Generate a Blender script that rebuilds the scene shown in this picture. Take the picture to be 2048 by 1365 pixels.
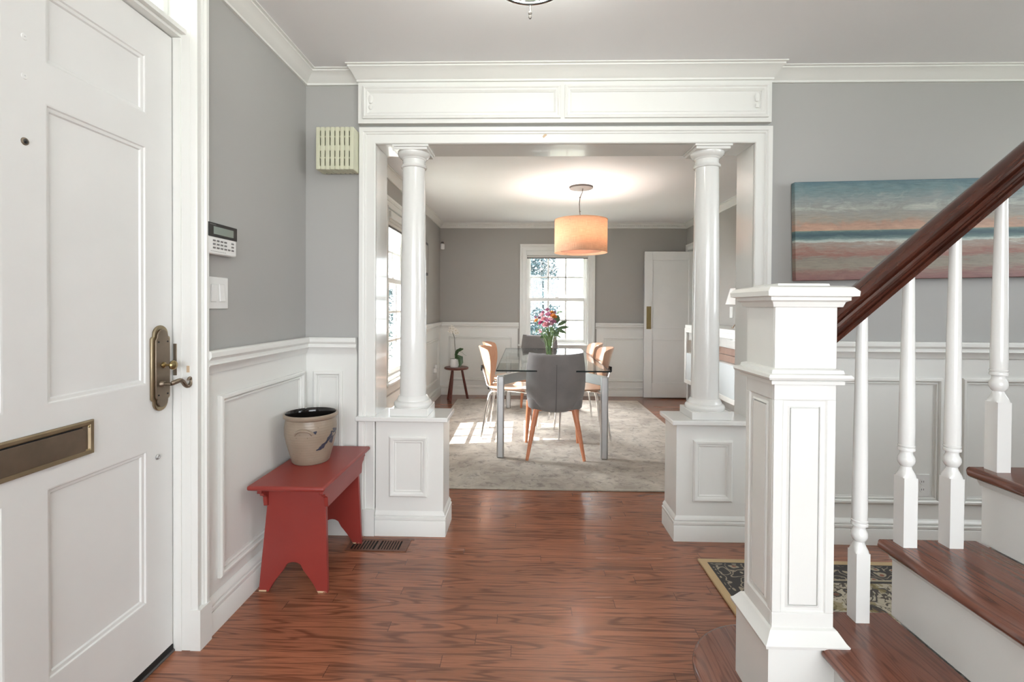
import bpy, bmesh, math, random
from mathutils import Vector, Matrix
R = math.radians; PI = math.pi
for o in list(bpy.data.objects): bpy.data.objects.remove(o)
scene = bpy.context.scene
COL = scene.collection
random.seed(7)

# ------------------------------------------------------------------ camera
def make_camera():
    f, cy, yaw, pit, rol, H = 965.0, 624.5, .0258, .011, .006, 1.21
    right = Vector((math.cos(yaw), math.sin(yaw), 0)); fw0 = Vector((-math.sin(yaw), math.cos(yaw), 0))
    fw = fw0*math.cos(pit) + Vector((0, 0, -1))*math.sin(pit)
    up = right.cross(fw); down = -up
    c, s = math.cos(rol), math.sin(rol)
    r2 = right*c - down*s; d2 = right*s + down*c
    m = Matrix((r2, -d2, -fw)).transposed().to_4x4(); m.translation = Vector((0, 0, H))
    cd = bpy.data.cameras.new('camera'); co = bpy.data.objects.new('camera', cd); COL.objects.link(co)
    co.matrix_world = m
    cd.sensor_width = 36; cd.lens = f/2048*36; cd.shift_y = -(682.5-cy)/2048; cd.clip_start = .02
    scene.camera = co
make_camera()

# ------------------------------------------------------------------ world, sun, exposure
W = bpy.data.worlds.new('world'); scene.world = W; W.use_nodes = True
W.node_tree.nodes['Background'].inputs[0].default_value = (.86, .93, 1, 1)
W.node_tree.nodes['Background'].inputs[1].default_value = 4.0
def light(name, kind, loc, power, col=(1, 1, 1), **k):
    l = bpy.data.lights.new(name, kind); l.energy = power; l.color = col
    for a, b in k.items(): setattr(l, a, b)
    o = bpy.data.objects.new(name, l); COL.objects.link(o); o.location = loc
    return o
def aim(o, d): o.rotation_euler = Vector(d).to_track_quat('-Z', 'Y').to_euler()
sun = light('sun', 'SUN', (-5, 3, 6), 16, (1, .95, .88), angle=R(.3)); aim(sun, (1, .18, -1.19))
a = light('added_rear_fill', 'AREA', (.6, -2.55, 1.5), 56, (.98, .99, 1), shape='RECTANGLE', size=3.0, size_y=1.7); aim(a, (0, 1, -.02))  # added fill lamp behind the camera, no known window there
a = light('daylight_side_window', 'AREA', (-3.6, 4.3, 2.2), 480, (.97, .99, 1), shape='RECTANGLE', size=2.2, size_y=1.8); aim(a, (1, .05, -.3))
a = light('daylight_far_window', 'AREA', (.45, 7.7, 2.75), 330, (.97, .99, 1), shape='RECTANGLE', size=1.3, size_y=.9); aim(a, (0, -1, -1.1))
a = light('added_hall_fill', 'AREA', (4.15, 1.0, 1.75), 16, (.98, 1, 1), shape='RECTANGLE', size=1.5, size_y=1.1); aim(a, (-1, 0, -.05))  # added fill lamp for the hall, outside an invented window
vs = scene.view_settings
vs.view_transform = 'Standard'; vs.look = 'None'; vs.gamma = 1; vs.use_curve_mapping = False; vs.exposure = 0.82

# ------------------------------------------------------------------ materials
def srgb(r, g, b):
    f = lambda c: ((c/255+.055)/1.055)**2.4 if c > 10 else c/255/12.92
    return (f(r), f(g), f(b), 1)
class NT:
    def __init__(s, name):
        s.m = bpy.data.materials.new(name); s.m.use_nodes = True; s.t = s.m.node_tree; s.n = s.t.nodes
        s.b = s.n['Principled BSDF']; s.out = s.n['Material Output']
    def node(s, ty, **k):
        x = s.n.new(ty)
        for a, v in k.items():
            if a == 'inp':
                for q, w in v.items():
                    if isinstance(w, bpy.types.NodeSocket): s.t.links.new(w, x.inputs[q])
                    else: x.inputs[q].default_value = w
            else: setattr(x, a, v)
        return x
    def math(s, op, a, b=0.0, c=None):
        d = {0: a, 1: b}
        if c is not None: d[2] = c
        return s.node('ShaderNodeMath', operation=op, inp=d).outputs[0]
    def coord(s, kind='Object'):
        return s.node('ShaderNodeTexCoord').outputs[kind]
    def mapping(s, v, scale=(1, 1, 1), loc=(0, 0, 0), rot=(0, 0, 0)):
        return s.node('ShaderNodeMapping', inp={'Vector': v, 'Scale': scale, 'Location': loc, 'Rotation': rot}).outputs[0]
    def noise(s, v, scale, detail=3, rough=.5, dist=0):
        return s.node('ShaderNodeTexNoise', inp={'Vector': v, 'Scale': scale, 'Detail': detail, 'Roughness': rough, 'Distortion': dist}).outputs[0]
    def ramp(s, f, stops, interp='LINEAR'):
        r = s.node('ShaderNodeValToRGB', inp={0: f}); cr = r.color_ramp; cr.interpolation = interp
        while len(cr.elements) > 1: cr.elements.remove(cr.elements[0])
        cr.elements[0].position = stops[0][0]; cr.elements[0].color = stops[0][1]
        for p, c in stops[1:]:
            e = cr.elements.new(p); e.color = c
        return r.outputs[0]
    def mix(s, f, a, b, mode='MIX'):
        x = s.node('ShaderNodeMix', data_type='RGBA', blend_type=mode)
        for i, v in ((0, f), (6, a), (7, b)):
            if isinstance(v, bpy.types.NodeSocket): s.t.links.new(v, x.inputs[i])
            else: x.inputs[i].default_value = v
        return x.outputs[2]
    def set(s, **k):
        names = dict(col='Base Color', rough='Roughness', metal='Metallic', coat='Coat Weight', coatr='Coat Roughness', spec='Specular IOR Level', sheen='Sheen Weight', emis='Emission Color', emstr='Emission Strength', alpha='Alpha')
        for a, v in k.items():
            i = s.b.inputs[names[a]]
            if isinstance(v, bpy.types.NodeSocket): s.t.links.new(v, i)
            else: i.default_value = v
        return s
    def bump(s, h, strength=.2, dist=.002):
        b = s.node('ShaderNodeBump', inp={'Strength': strength, 'Distance': dist, 'Height': h})
        s.t.links.new(b.outputs[0], s.b.inputs['Normal'])
def paint(name, c, rough=.45, var=.03, vs=3, bump=.05, bs=120, coat=0, spec=.5):
    t = NT(name); co = t.coord()
    n = t.noise(co, vs, 4)
    dark = tuple(x*(1-var*2.2) for x in c[:3])+(1,)
    t.set(col=t.mix(t.ramp(n, [(.3, (0, 0, 0, 1)), (.7, (1, 1, 1, 1))]), dark, c), rough=rough, coat=coat, spec=spec)
    t.bump(t.noise(co, bs, 2), bump, .001)
    return t.m
def metal(name, c, rough=.3, var=.15, vs=30):
    t = NT(name); n = t.noise(t.coord(), vs, 4)
    t.set(col=t.mix(n, tuple(x*(1-var*2) for x in c[:3])+(1,), c), metal=1.0, rough=rough)
    return t.m
def wood(name, light_c, dark_c, scale=1.0, axis='X', rough=.35, planks=None, coat=0, contrast=1.0):
    """grain along axis; planks=(width, length) of floor boards"""
    t = NT(name); co = t.coord()
    if axis == 'Y': co = t.mapping(co, rot=(0, 0, PI/2))
    if axis == 'Z': co = t.mapping(co, rot=(0, PI/2, 0))
    sp = t.node('ShaderNodeSeparateXYZ', inp={0: co}); x, y, z = sp.outputs
    idn = None
    if planks:
        w, L = planks
        row = t.math('FLOOR', t.math('DIVIDE', y, w))
        rn = t.node('ShaderNodeTexWhiteNoise', noise_dimensions='1D', inp={'W': row}).outputs[0]
        xs = t.math('ADD', x, t.math('MULTIPLY', rn, 7.3))
        colm = t.math('FLOOR', t.math('DIVIDE', xs, L))
        cv = t.node('ShaderNodeCombineXYZ', inp={0: colm, 1: row}).outputs[0]
        idn = t.node('ShaderNodeTexWhiteNoise', noise_dimensions='2D', inp={'Vector': cv}).outputs[0]
        fy = t.math('FRACT', t.math('DIVIDE', y, w)); fx = t.math('FRACT', t.math('DIVIDE', xs, L))
        gy = t.math('LESS_THAN', t.math('MINIMUM', fy, t.math('SUBTRACT', 1, fy)), .010)
        gx = t.math('LESS_THAN', t.math('MINIMUM', fx, t.math('SUBTRACT', 1, fx)), .0012)
        gap = t.math('MAXIMUM', gy, gx)
        off = t.math('MULTIPLY', idn, 40)
    else:
        off = t.math('MULTIPLY', z, .6)
        off = t.math('ADD', off, 3.0)
    v1 = t.node('ShaderNodeCombineXYZ', inp={0: t.math('MULTIPLY', x, .95*scale), 1: t.math('MULTIPLY', y, 11*scale), 2: off}).outputs[0]
    n1 = t.noise(v1, 1.0, 2, .5, .6)
    bands = t.math('SINE', t.math('MULTIPLY', n1, 64))
    bands = t.ramp(t.math('MULTIPLY_ADD', bands, .5, .5), [(.0, (.05, .05, .05, 1)), (.12, (.4, .4, .4, 1)), (.30, (.88, .88, .88, 1)), (.7, (1, 1, 1, 1)), (1, (.9, .9, .9, 1))])
    v2 = t.node('ShaderNodeCombineXYZ', inp={0: t.math('MULTIPLY', x, 9*scale), 1: t.math('MULTIPLY', y, 260*scale), 2: off}).outputs[0]
    pores = t.ramp(t.noise(v2, 1.0, 3, .6), [(.36, (.35, .35, .35, 1)), (.52, (1, 1, 1, 1))])
    g = t.mix(min(.95, .62*contrast), (1, 1, 1, 1), bands, 'MULTIPLY'); g = t.mix(.5*contrast, g, pores, 'MULTIPLY')
    c = t.mix(g, dark_c, light_c)
    big = t.noise(co, .9, 2)
    c = t.mix(t.math('MULTIPLY', big, .35), c, tuple(k*.6 for k in dark_c[:3])+(1,))
    if planks:
        tint = t.ramp(idn, [(0, (.84, .82, .80, 1)), (.5, (.96, .94, .93, 1)), (1, (1.08, 1.06, 1.04, 1))])
        c = t.mix(1.0, c, tint, 'MULTIPLY'); c = t.mix(t.math('MULTIPLY', gap, .6), c, (.03, .014, .01, 1))
        rg = t.math('MULTIPLY_ADD', n1, .12, rough-.06)
        t.set(col=c, rough=rg, coat=coat, coatr=.15); t.bump(t.math('SUBTRACT', pores, gap), .12, .0006)
    else:
        t.set(col=c, rough=rough, coat=coat, coatr=.12); t.bump(pores, .12, .0006)
    return t.m
def glass(name, tint=(1, 1, 1, 1), rough=.0, fac=.06):
    t = NT(name); tr = t.node('ShaderNodeBsdfTransparent', inp={0: tint}); gl = t.node('ShaderNodeBsdfGlossy', inp={'Roughness': rough})
    lw = t.node('ShaderNodeLayerWeight', inp={0: .5}).outputs[1]; fr = t.math('MULTIPLY_ADD', t.math('POWER', lw, 4.0), .75, .045)
    mx = t.node('ShaderNodeMixShader', inp={0: fr}); t.t.links.new(tr.outputs[0], mx.inputs[1]); t.t.links.new(gl.outputs[0], mx.inputs[2])
    t.t.links.new(mx.outputs[0], t.out.inputs[0]); return t.m
M = {}
M['wall'] = paint('grey wall paint', srgb(171, 170, 167), .7, .015, 1.5, .06, 160)
M['wallD'] = paint('taupe grey dining wall paint', srgb(168, 165, 160), .7, .015, 1.5, .06, 160)
M['white'] = paint('white gloss trim paint', srgb(228, 228, 224), .32, .012, 5, .04, 60)
M['white2'] = paint('white enamel column paint', srgb(228, 228, 225), .2, .012, 5, .03, 40, coat=.3)
M['door'] = paint('white brushed door paint', srgb(226, 226, 224), .38, .015, 6, .12, 35)
M['ceil'] = paint('white ceiling paint', srgb(236, 236, 237), .75, .01, 2, .05, 150)
M['floor'] = wood('red oak floor boards', srgb(170, 110, 82), srgb(70, 36, 24), 1.0, 'X', .25, planks=(.057, 1.15), coat=.25, contrast=.95)
M['tread'] = wood('dark oak stair tread', srgb(134, 82, 64), srgb(56, 28, 20), 1.2, 'Y', .22, coat=.35, contrast=.85)
M['rail'] = wood('dark mahogany handrail', srgb(74, 36, 24), srgb(34, 14, 9), 2.6, 'X', .22, coat=.4)
M['walnut'] = wood('dark reddish stool wood', srgb(110, 60, 50), srgb(60, 28, 24), 3, 'Z', .4)
M['beech'] = wood('pale beech plywood', srgb(208, 166, 138), srgb(182, 132, 104), 3, 'Z', .3, coat=.3, contrast=.6)
M['legwood'] = wood('orange beech chair leg', srgb(216, 142, 104), srgb(180, 104, 70), 4, 'Z', .35, contrast=.5)
M['brownwood'] = wood('pinkish brown drawer wood', srgb(190, 158, 142), srgb(150, 112, 98), 3, 'Y', .4, contrast=.6)
M['ventwood'] = wood('brown wooden register', srgb(120, 78, 58), srgb(66, 36, 25), 3, 'X', .4)
M['black'] = paint('black plastic', (.008, .008, .008, 1), .3)
M['voidblack'] = paint('dark duct', (.004, .004, .004, 1), .9)
M['chrome'] = metal('chrome tube', (.85, .85, .86, 1), .12, .03)
M['alu'] = metal('brushed aluminium', (.56, .56, .56, 1), .5, .05)
M['brass'] = metal('antique brass', srgb(176, 160, 132), .42, .2, 18)
M['brassd'] = metal('dark antique brass', srgb(150, 136, 120), .45, .2, 18)
M['brassl'] = metal('worn bright brass', srgb(176, 156, 112), .28, .15, 18)
M['bronze'] = paint('grey bronze enamel', srgb(86, 80, 78), .4)
M['grey'] = None
M['glass'] = glass('window glass')
M['tglass'] = glass('green tinted table glass', (.93, .97, .95, 1))
M['vglass'] = glass('clear vase glass', (.93, .96, .93, 1))
M['gedge'] = paint('dark green glass edge', srgb(14, 26, 24), .25, spec=.2)
M['frost'] = paint('frosted glass', srgb(205, 212, 214), .25)
M['cream'] = paint('aged cream plastic', srgb(204, 204, 180), .45)
M['creamd'] = paint('yellowed cream plastic', srgb(196, 188, 150), .5)
M['plastic'] = paint('white plastic', srgb(232, 232, 230), .35)
M['lcd'] = paint('grey lcd glass', srgb(128, 138, 130), .15)
M['keyg'] = paint('grey rubber key', srgb(120, 118, 116), .6)
M['leafd'] = paint('dark orchid leaf', srgb(58, 88, 48), .35, .2, 20)
M['leafb'] = paint('bouquet leaf', srgb(100, 126, 86), .45, .25, 40)
M['leafp'] = paint('grey green leaf', srgb(128, 150, 120), .5, .2, 40)
M['stem'] = paint('green stem', srgb(120, 150, 90), .45, .2, 40)
M['stemd'] = paint('dark flower stem', srgb(60, 70, 45), .5)
M['petalw'] = paint('white orchid petal', srgb(246, 242, 234), .5)
M['pink'] = paint('pink rose petal', srgb(230, 172, 178), .5, .12, 60)
M['pinkp'] = paint('pale pink petal', srgb(245, 200, 205), .5, .12, 60)
M['mauve'] = paint('mauve petal', srgb(206, 142, 170), .5, .2, 80)
M['magenta'] = paint('magenta petal', srgb(192, 80, 128), .5, .15, 60)
M['orange'] = paint('orange petal', srgb(236, 162, 84), .5, .15, 60)
M['bark'] = paint('grey bark', srgb(120, 110, 100), .9, .2, 12)
M['leafo'] = paint('silvery green leaf', srgb(96, 116, 120), .8, .3, 3, spec=.1)
M['siding'] = paint('white siding', srgb(235, 236, 240), .6)
M['lawn'] = paint('pale ground', srgb(170, 175, 160), .9, .1, 2)
M['chip'] = paint('bare wood chip', srgb(205, 180, 150), .7)
M['rubber'] = paint('black rubber', (.01, .01, .01, 1), .6)
M['fab'] = None; M['seam'] = paint('dark seam thread', srgb(84, 80, 80), .9)
# upholstery
t = NT('grey woven upholstery'); co = t.coord(); n = t.noise(co, 9, 3); n2 = t.noise(co, 420, 2)
t.set(col=t.mix(n, srgb(112, 108, 107), srgb(136, 131, 129)), rough=.9, sheen=.3); t.bump(n2, .35, .001); M['fab'] = t.m
# red painted bench
t = NT('worn brick red paint'); co = t.coord(); n = t.noise(co, 5, 4)
worn = t.ramp(t.noise(co, 14, 5, .7), [(.68, (0, 0, 0, 1)), (.72, (1, 1, 1, 1))])
sz = t.node('ShaderNodeSeparateXYZ', inp={0: co}).outputs[2]
low = t.math('LESS_THAN', sz, .008)
c = t.mix(n, srgb(128, 42, 36), srgb(150, 56, 48)); c = t.mix(t.math('MULTIPLY', low, t.ramp(t.noise(co, 30, 3), [(.5, (0, 0, 0, 1)), (.55, (1, 1, 1, 1))])), c, srgb(215, 185, 150))
t.set(col=c, rough=.42, coat=.1); t.bump(t.noise(co, 60, 3), .1, .001); M['red'] = t.m
# stoneware crock
t = NT('salt glazed stoneware'); co = t.coord(); n = t.noise(co, 12, 4)
speck = t.ramp(t.noise(co, 110, 2, .6), [(.27, (1, 1, 1, 1)), (.30, (0, 0, 0, 1))])
c = t.mix(n, srgb(134, 118, 102), srgb(158, 142, 125)); c = t.mix(speck, c, srgb(95, 78, 62))
wv = t.node('ShaderNodeTexWave', wave_type='BANDS', bands_direction='Z', inp={'Vector': co, 'Scale': 26, 'Distortion': .6}).outputs[0]
t.set(col=c, rough=.35); t.bump(wv, .25, .001); M['crock'] = t.m
M['shadefab'] = paint('off white shade cloth', srgb(206, 204, 198), .8)
M['cobalt'] = paint('cobalt slip', srgb(62, 66, 84), .4, .25, 60)
t = NT('black crock glaze'); t.set(col=(.012, .01, .009, 1), rough=.12); M['crockin'] = t.m
# burlap shade (really translucent, lit by the bulb inside)
t = NT('burlap lamp shade'); co = t.coord('UV')
w1 = t.noise(t.mapping(co, (14, 420, 1)), 1, 2); w2 = t.noise(t.mapping(co, (700, 14, 1)), 1, 2)
f = t.math('MULTIPLY', w1, w2); c = t.ramp(f, [(.1, srgb(206, 168, 140)), (.4, srgb(240, 215, 190))])
df = t.node('ShaderNodeBsdfDiffuse', inp={0: c}); tl = t.node('ShaderNodeBsdfTranslucent', inp={0: c}); mx = t.node('ShaderNodeMixShader', inp={0: .38})
t.t.links.new(df.outputs[0], mx.inputs[1]); t.t.links.new(tl.outputs[0], mx.inputs[2]); t.t.links.new(mx.outputs[0], t.out.inputs[0]); M['burlap'] = t.m
t = NT('cream diffuser'); df = t.node('ShaderNodeBsdfDiffuse', inp={0: srgb(225, 200, 185)}); tl = t.node('ShaderNodeBsdfTranslucent', inp={0: srgb(225, 190, 172)}); mx = t.node('ShaderNodeMixShader', inp={0: .25})
n = t.noise(t.coord(), 200, 2); t.t.links.new(t.mix(n, srgb(205, 175, 160), srgb(235, 210, 195)), df.inputs[0])
t.t.links.new(df.outputs[0], mx.inputs[1]); t.t.links.new(tl.outputs[0], mx.inputs[2]); t.t.links.new(mx.outputs[0], t.out.inputs[0]); M['diffuser'] = t.m
t = NT('lit bulb'); t.set(col=(1, 1, 1, 1), emis=(1, .82, .6, 1), emstr=25); n = t.noise(t.coord(), 3); M['bulb'] = t.m
# faded dining rug
t = NT('faded beige wool rug'); co = t.coord()
n1 = t.noise(t.mapping(co, (1, 1, 1)), 3.2, 6, .65, 1.2); n2 = t.noise(co, 16, 5, .7, .8); n3 = t.noise(co, 260, 2)
c = t.mix(t.ramp(n1, [(.35, (0, 0, 0, 1)), (.65, (1, 1, 1, 1))]), srgb(146, 134, 122), srgb(186, 176, 163))
c = t.mix(t.ramp(n2, [(.52, (0, 0, 0, 1)), (.66, (.75, .75, .75, 1))]), c, srgb(106, 97, 90))
s = t.node('ShaderNodeSeparateXYZ', inp={0: co}).outputs
dx = t.math('SUBTRACT', 1.16, t.math('ABSOLUTE', s[0])); dy = t.math('SUBTRACT', 1.535, t.math('ABSOLUTE', s[1])); d = t.math('MINIMUM', dx, dy)
bd = t.ramp(t.math('ADD', d, t.math('MULTIPLY', n2, .02)), [(.0, (.7, .7, .7, 1)), (.03, (.7, .7, .7, 1)), (.04, (0, 0, 0, 1)), (.20, (0, 0, 0, 1)), (.21, (.4, .4, .4, 1)), (.225, (0, 0, 0, 1))])
c = t.mix(t.math('MULTIPLY', bd, .6), c, srgb(180, 172, 158)); t.set(col=c, rough=.95, sheen=.2); t.bump(n3, .4, .003); M['rugD'] = t.m
# floral hall rug
t = NT('floral tufted rug'); co = t.coord(); s = t.node('ShaderNodeSeparateXYZ', inp={0: co}).outputs
dx = t.math('SUBTRACT', .90, t.math('ABSOLUTE', s[0])); dy = t.math('SUBTRACT', .355, t.math('ABSOLUTE', s[1])); d = t.math('MINIMUM', dx, dy)
wn = t.node('ShaderNodeTexNoise', inp={'Vector': co, 'Scale': 9, 'Detail': 2}).outputs[1]
wc = t.mix(.12, co, wn, 'ADD')
vo = t.node('ShaderNodeTexVoronoi', feature='F1', inp={'Vector': wc, 'Scale': 9}); cell = t.ramp(vo.outputs[0], [(.0, srgb(112, 62, 42)), (.16, srgb(120, 100, 60)), (.2, srgb(30, 24, 20)), (.28, srgb(30, 24, 20)), (.3, srgb(178, 168, 148)), (.62, srgb(170, 160, 140)), (.66, srgb(52, 44, 36)), (.72, srgb(178, 168, 148))], 'CONSTANT')
ln = t.math('ABSOLUTE', t.math('SUBTRACT', t.noise(wc, 15, 3, .5, 1.5), .5))
vine = t.math('LESS_THAN', ln, .028)
field = t.mix(vine, cell, srgb(62, 52, 40)); olive = t.ramp(t.noise(co, 20, 2), [(.56, (0, 0, 0, 1)), (.58, (1, 1, 1, 1))]); field = t.mix(t.math('MULTIPLY', olive, .7), field, srgb(128, 112, 62))
vo2 = t.node('ShaderNodeTexVoronoi', feature='F1', inp={'Vector': wc, 'Scale': 17}); bc = t.ramp(vo2.outputs[0], [(.0, srgb(130, 72, 48)), (.2, srgb(160, 148, 125)), (.34, srgb(34, 27, 23)), (.6, srgb(150, 138, 118)), (.68, srgb(34, 27, 23))], 'CONSTANT')
sel = t.ramp(d, [(0, (0, 0, 0, 1)), (.185, (0, 0, 0, 1)), (.186, (1, 1, 1, 1))], 'CONSTANT'); c = t.mix(sel, bc, field)
for a0, a1, cc in ((.17, .186, (30, 24, 20)), (.158, .17, (165, 152, 128)), (.034, .044, (30, 24, 20)), (.052, .058, (30, 24, 20)), (-.1, .034, (188, 160, 118))):
    k = t.math('MULTIPLY', t.math('GREATER_THAN', d, a0), t.math('LESS_THAN', d, a1)); c = t.mix(k, c, srgb(*cc))
t.set(col=c, rough=.95, sheen=.2); t.bump(t.noise(co, 300, 2), .4, .003); M['rugH'] = t.m
# beach painting
t = NT('painted beach canvas'); co = t.coord(); s = t.node('ShaderNodeSeparateXYZ', inp={0: co}).outputs
st = t.mapping(co, (1.5, 1, 9)); n1 = t.noise(st, 4.5, 8, .72, .5); n2 = t.noise(t.mapping(co, (2.0, 1, 5)), 3.2, 8, .68, .9)
v = t.math('DIVIDE', s[2], .5)
vv = t.math('ADD', v, t.math('MULTIPLY', t.math('SUBTRACT', n1, .5), .30)); vsea = t.math('ADD', v, t.math('MULTIPLY', t.math('SUBTRACT', n1, .5), .09))
sand = t.ramp(vv, [(0, srgb(128, 90, 86)), (.08, srgb(136, 104, 96)), (.14, srgb(140, 132, 118)), (.21, srgb(134, 126, 114)), (.26, srgb(142, 98, 88)), (.31, srgb(148, 122, 110)), (.37, srgb(152, 142, 132)), (.42, srgb(186, 184, 174))])
sea = t.ramp(vsea, [(.36, srgb(190, 190, 180)), (.40, srgb(172, 182, 176)), (.42, srgb(100, 124, 124)), (.455, srgb(56, 82, 90)), (.485, srgb(74, 100, 104)), (.50, srgb(110, 128, 120))])
sky = t.ramp(t.math('ADD', v, t.math('MULTIPLY', t.math('SUBTRACT', n2, .5), .30)), [(.48, srgb(186, 152, 130)), (.55, srgb(172, 138, 120)), (.60, srgb(152, 144, 132)), (.7, srgb(144, 144, 138)), (.80, srgb(132, 142, 142)), (.92, srgb(104, 128, 132)), (1, srgb(84, 112, 122))])
cl = t.ramp(t.math('MULTIPLY', n2, t.ramp(v, [(.6, (0, 0, 0, 1)), (.72, (1, 1, 1, 1)), (.97, (.6, .6, .6, 1))])), [(.42, (0, 0, 0, 1)), (.62, (.8, .8, .8, 1))])
sky = t.mix(cl, sky, srgb(182, 182, 174))
c = t.mix(t.math('GREATER_THAN', vsea, .385), sand, sea); c = t.mix(t.math('GREATER_THAN', v, .502), c, sky)
stk = t.noise(t.mapping(co, (3, 1, 26)), 5, 6, .75, .3)
c = t.mix(1.0, c, t.ramp(stk, [(.3, (.78, .78, .79, 1)), (.7, (1.16, 1.15, 1.13, 1))]), 'MULTIPLY')
t.set(col=c, rough=.6); t.bump(n1, .2, .001); M['paint'] = t.m

# ------------------------------------------------------------------ mesh helpers
class MB:
    def __init__(s): s.v = []; s.f = []; s.mi = []; s.uv = {}; s.sm = []
    def add(s, vs, fs, mi=0, smooth=False, m=None):
        b = len(s.v)
        for p in vs:
            p = Vector(p); s.v.append(tuple(m @ p) if m else tuple(p))
        for q in fs: s.f.append([b+i for i in q]); s.mi.append(mi); s.sm.append(smooth)
        return s
    def box(s, x0, x1, y0, y1, z0, z1, mi=0, m=None):
        if x0 > x1: x0, x1 = x1, x0
        if y0 > y1: y0, y1 = y1, y0
        if z0 > z1: z0, z1 = z1, z0
        v = [(x, y, z) for z in (z0, z1) for y in (y0, y1) for x in (x0, x1)]
        return s.add(v, [(0, 2, 3, 1), (4, 5, 7, 6), (0, 1, 5, 4), (2, 6, 7, 3), (0, 4, 6, 2), (1, 3, 7, 5)], mi, False, m)
    def loft(s, rings, cap=True, closed=True, mi=0, smooth=True, loop=False, m=None):
        n = len(rings[0]); vs = [p for r in rings for p in r]; fs = []
        K = len(rings)
        for k in range(K if loop else K-1):
            k2 = (k+1) % K
            for i in range(n if closed else n-1):
                j = (i+1) % n; fs.append((k*n+i, k*n+j, k2*n+j, k2*n+i))
        if cap and not loop: fs += [tuple(range(n-1, -1, -1)), tuple((K-1)*n+i for i in range(n))]
        return s.add(vs, fs, mi, smooth, m)
    def lathe(s, prof, c=(0, 0, 0), seg=32, mi=0, m=None, cap=True):
        return s.loft([[(c[0]+r*math.cos(2*PI*i/seg), c[1]+r*math.sin(2*PI*i/seg), c[2]+z) for i in range(seg)] for r, z in prof], cap, True, mi, True, False, m)
    def tube(s, pts, r, seg=10, mi=0, m=None, loop=False):
        pts = [Vector(p) for p in pts]; n = len(pts); rings = []
        rr = r if isinstance(r, (list, tuple)) else [r]*n
        up = None
        for i, p in enumerate(pts):
            if loop: t = (pts[(i+1) % n]-pts[i-1])
            else: t = (pts[min(i+1, n-1)]-pts[max(i-1, 0)])
            t.normalize()
            if up is None: up = Vector((0, 0, 1)) if abs(t.z) < .9 else Vector((1, 0, 0))
            a = t.cross(up)
            if a.length < 1e-4: a = t.cross(Vector((0, 1, 0)))
            a.normalize(); b = a.cross(t).normalized(); up = b
            rings.append([tuple(p+a*rr[i]*math.cos(2*PI*k/seg)+b*rr[i]*math.sin(2*PI*k/seg)) for k in range(seg)])
        return s.loft(rings, True, True, mi, True, loop, m)
    def prism(s, poly, axis, a0, a1, mi=0, m=None):
        """poly in the other two axes (in xyz order), extruded along axis"""
        def P(q, a):
            return {'X': (a, q[0], q[1]), 'Y': (q[0], a, q[1]), 'Z': (q[0], q[1], a)}[axis]
        return s.loft([[P(q, a0) for q in poly], [P(q, a1) for q in poly]], True, True, mi, False, False, m)
    def mould(s, path, normal, prof, closed=False, mi=0, m=None):
        """sweep profile (u sideways to the left of travel seen against normal, w along normal) with mitres"""
        n = Vector(normal).normalized(); P = [Vector(p) for p in path]; K = len(P); rings = []
        for i in range(K):
            def side(a, b): return n.cross((b-a).normalized())
            if closed: s1 = side(P[i-1], P[i]); s2 = side(P[i], P[(i+1) % K])
            else:
                s1 = side(P[max(i-1, 0)], P[max(i-1, 0)+1]); s2 = side(P[min(i, K-2)], P[min(i, K-2)+1])
            mt = (s1+s2); mt = mt/max(mt.length_squared/2, 1e-6)
            rings.append([tuple(P[i]+mt*u+n*w) for u, w in prof])
        return s.loft(rings, not closed, True, mi, False, closed, m)
    def ribbon(s, pts, widths, nrm=(0, 0, 1), fold=.15, thick=.0012, mi=0, m=None):
        pts = [Vector(p) for p in pts]; nrm = Vector(nrm); rings = []
        for i, p in enumerate(pts):
            t = (pts[min(i+1, len(pts)-1)]-pts[max(i-1, 0)]).normalized(); a = t.cross(nrm).normalized(); b = a.cross(t).normalized(); w = max(widths[i], .0004)
            rings.append([tuple(p-a*w+b*w*fold), tuple(p), tuple(p+a*w+b*w*fold), tuple(p-b*thick)])
        return s.loft(rings, True, True, mi, True, False, m)
    def build(s, name, mats, parent=None, bevel=0, seg=2, loc=None, angle=35, recalc=True, mod=None):
        me = bpy.data.meshes.new(name)
        o0 = Vector(loc) if loc else Vector((0, 0, 0))
        me.from_pydata([tuple(Vector(p)-o0) for p in s.v], [], s.f)
        if not isinstance(mats, (list, tuple)): mats = [mats]
        for x in mats: me.materials.append(x)
        me.polygons.foreach_set('material_index', s.mi); me.polygons.foreach_set('use_smooth', s.sm)
        if recalc:
            bm = bmesh.new(); bm.from_mesh(me); bmesh.ops.recalc_face_normals(bm, faces=bm.faces); bm.to_mesh(me); bm.free()
        me.set_sharp_from_angle(angle=R(angle))
        o = bpy.data.objects.new(name, me); COL.objects.link(o); o.location = o0
        if parent: o.parent = parent
        if bevel:
            b = o.modifiers.new('bevel', 'BEVEL'); b.width = bevel; b.segments = seg; b.limit_method = 'ANGLE'; b.angle_limit = R(40)
            b.harden_normals = False
        return o
def tag(o, label=None, cat=None, group=None, kind=None):
    if label: o['label'] = label
    if cat: o['category'] = cat
    if group: o['group'] = group
    if kind: o['kind'] = kind
    return o
def thing(name, label, cat, loc=(0, 0, 0), rz=0, group=None):
    o = bpy.data.objects.new(name, None); COL.objects.link(o); o.location = loc; o.rotation_euler = (0, 0, rz); o.empty_display_size = .1
    return tag(o, label, cat, group)
def struct(name, mb, mat, parent=None, **k):
    o = mb.build(name, mat, parent, **k)
    if not parent: o['kind'] = 'structure'
    return o
def sroot(name, loc=(0, 0, 0)):
    o = bpy.data.objects.new(name, None); COL.objects.link(o); o.location = loc; o['kind'] = 'structure'; return o
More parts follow.
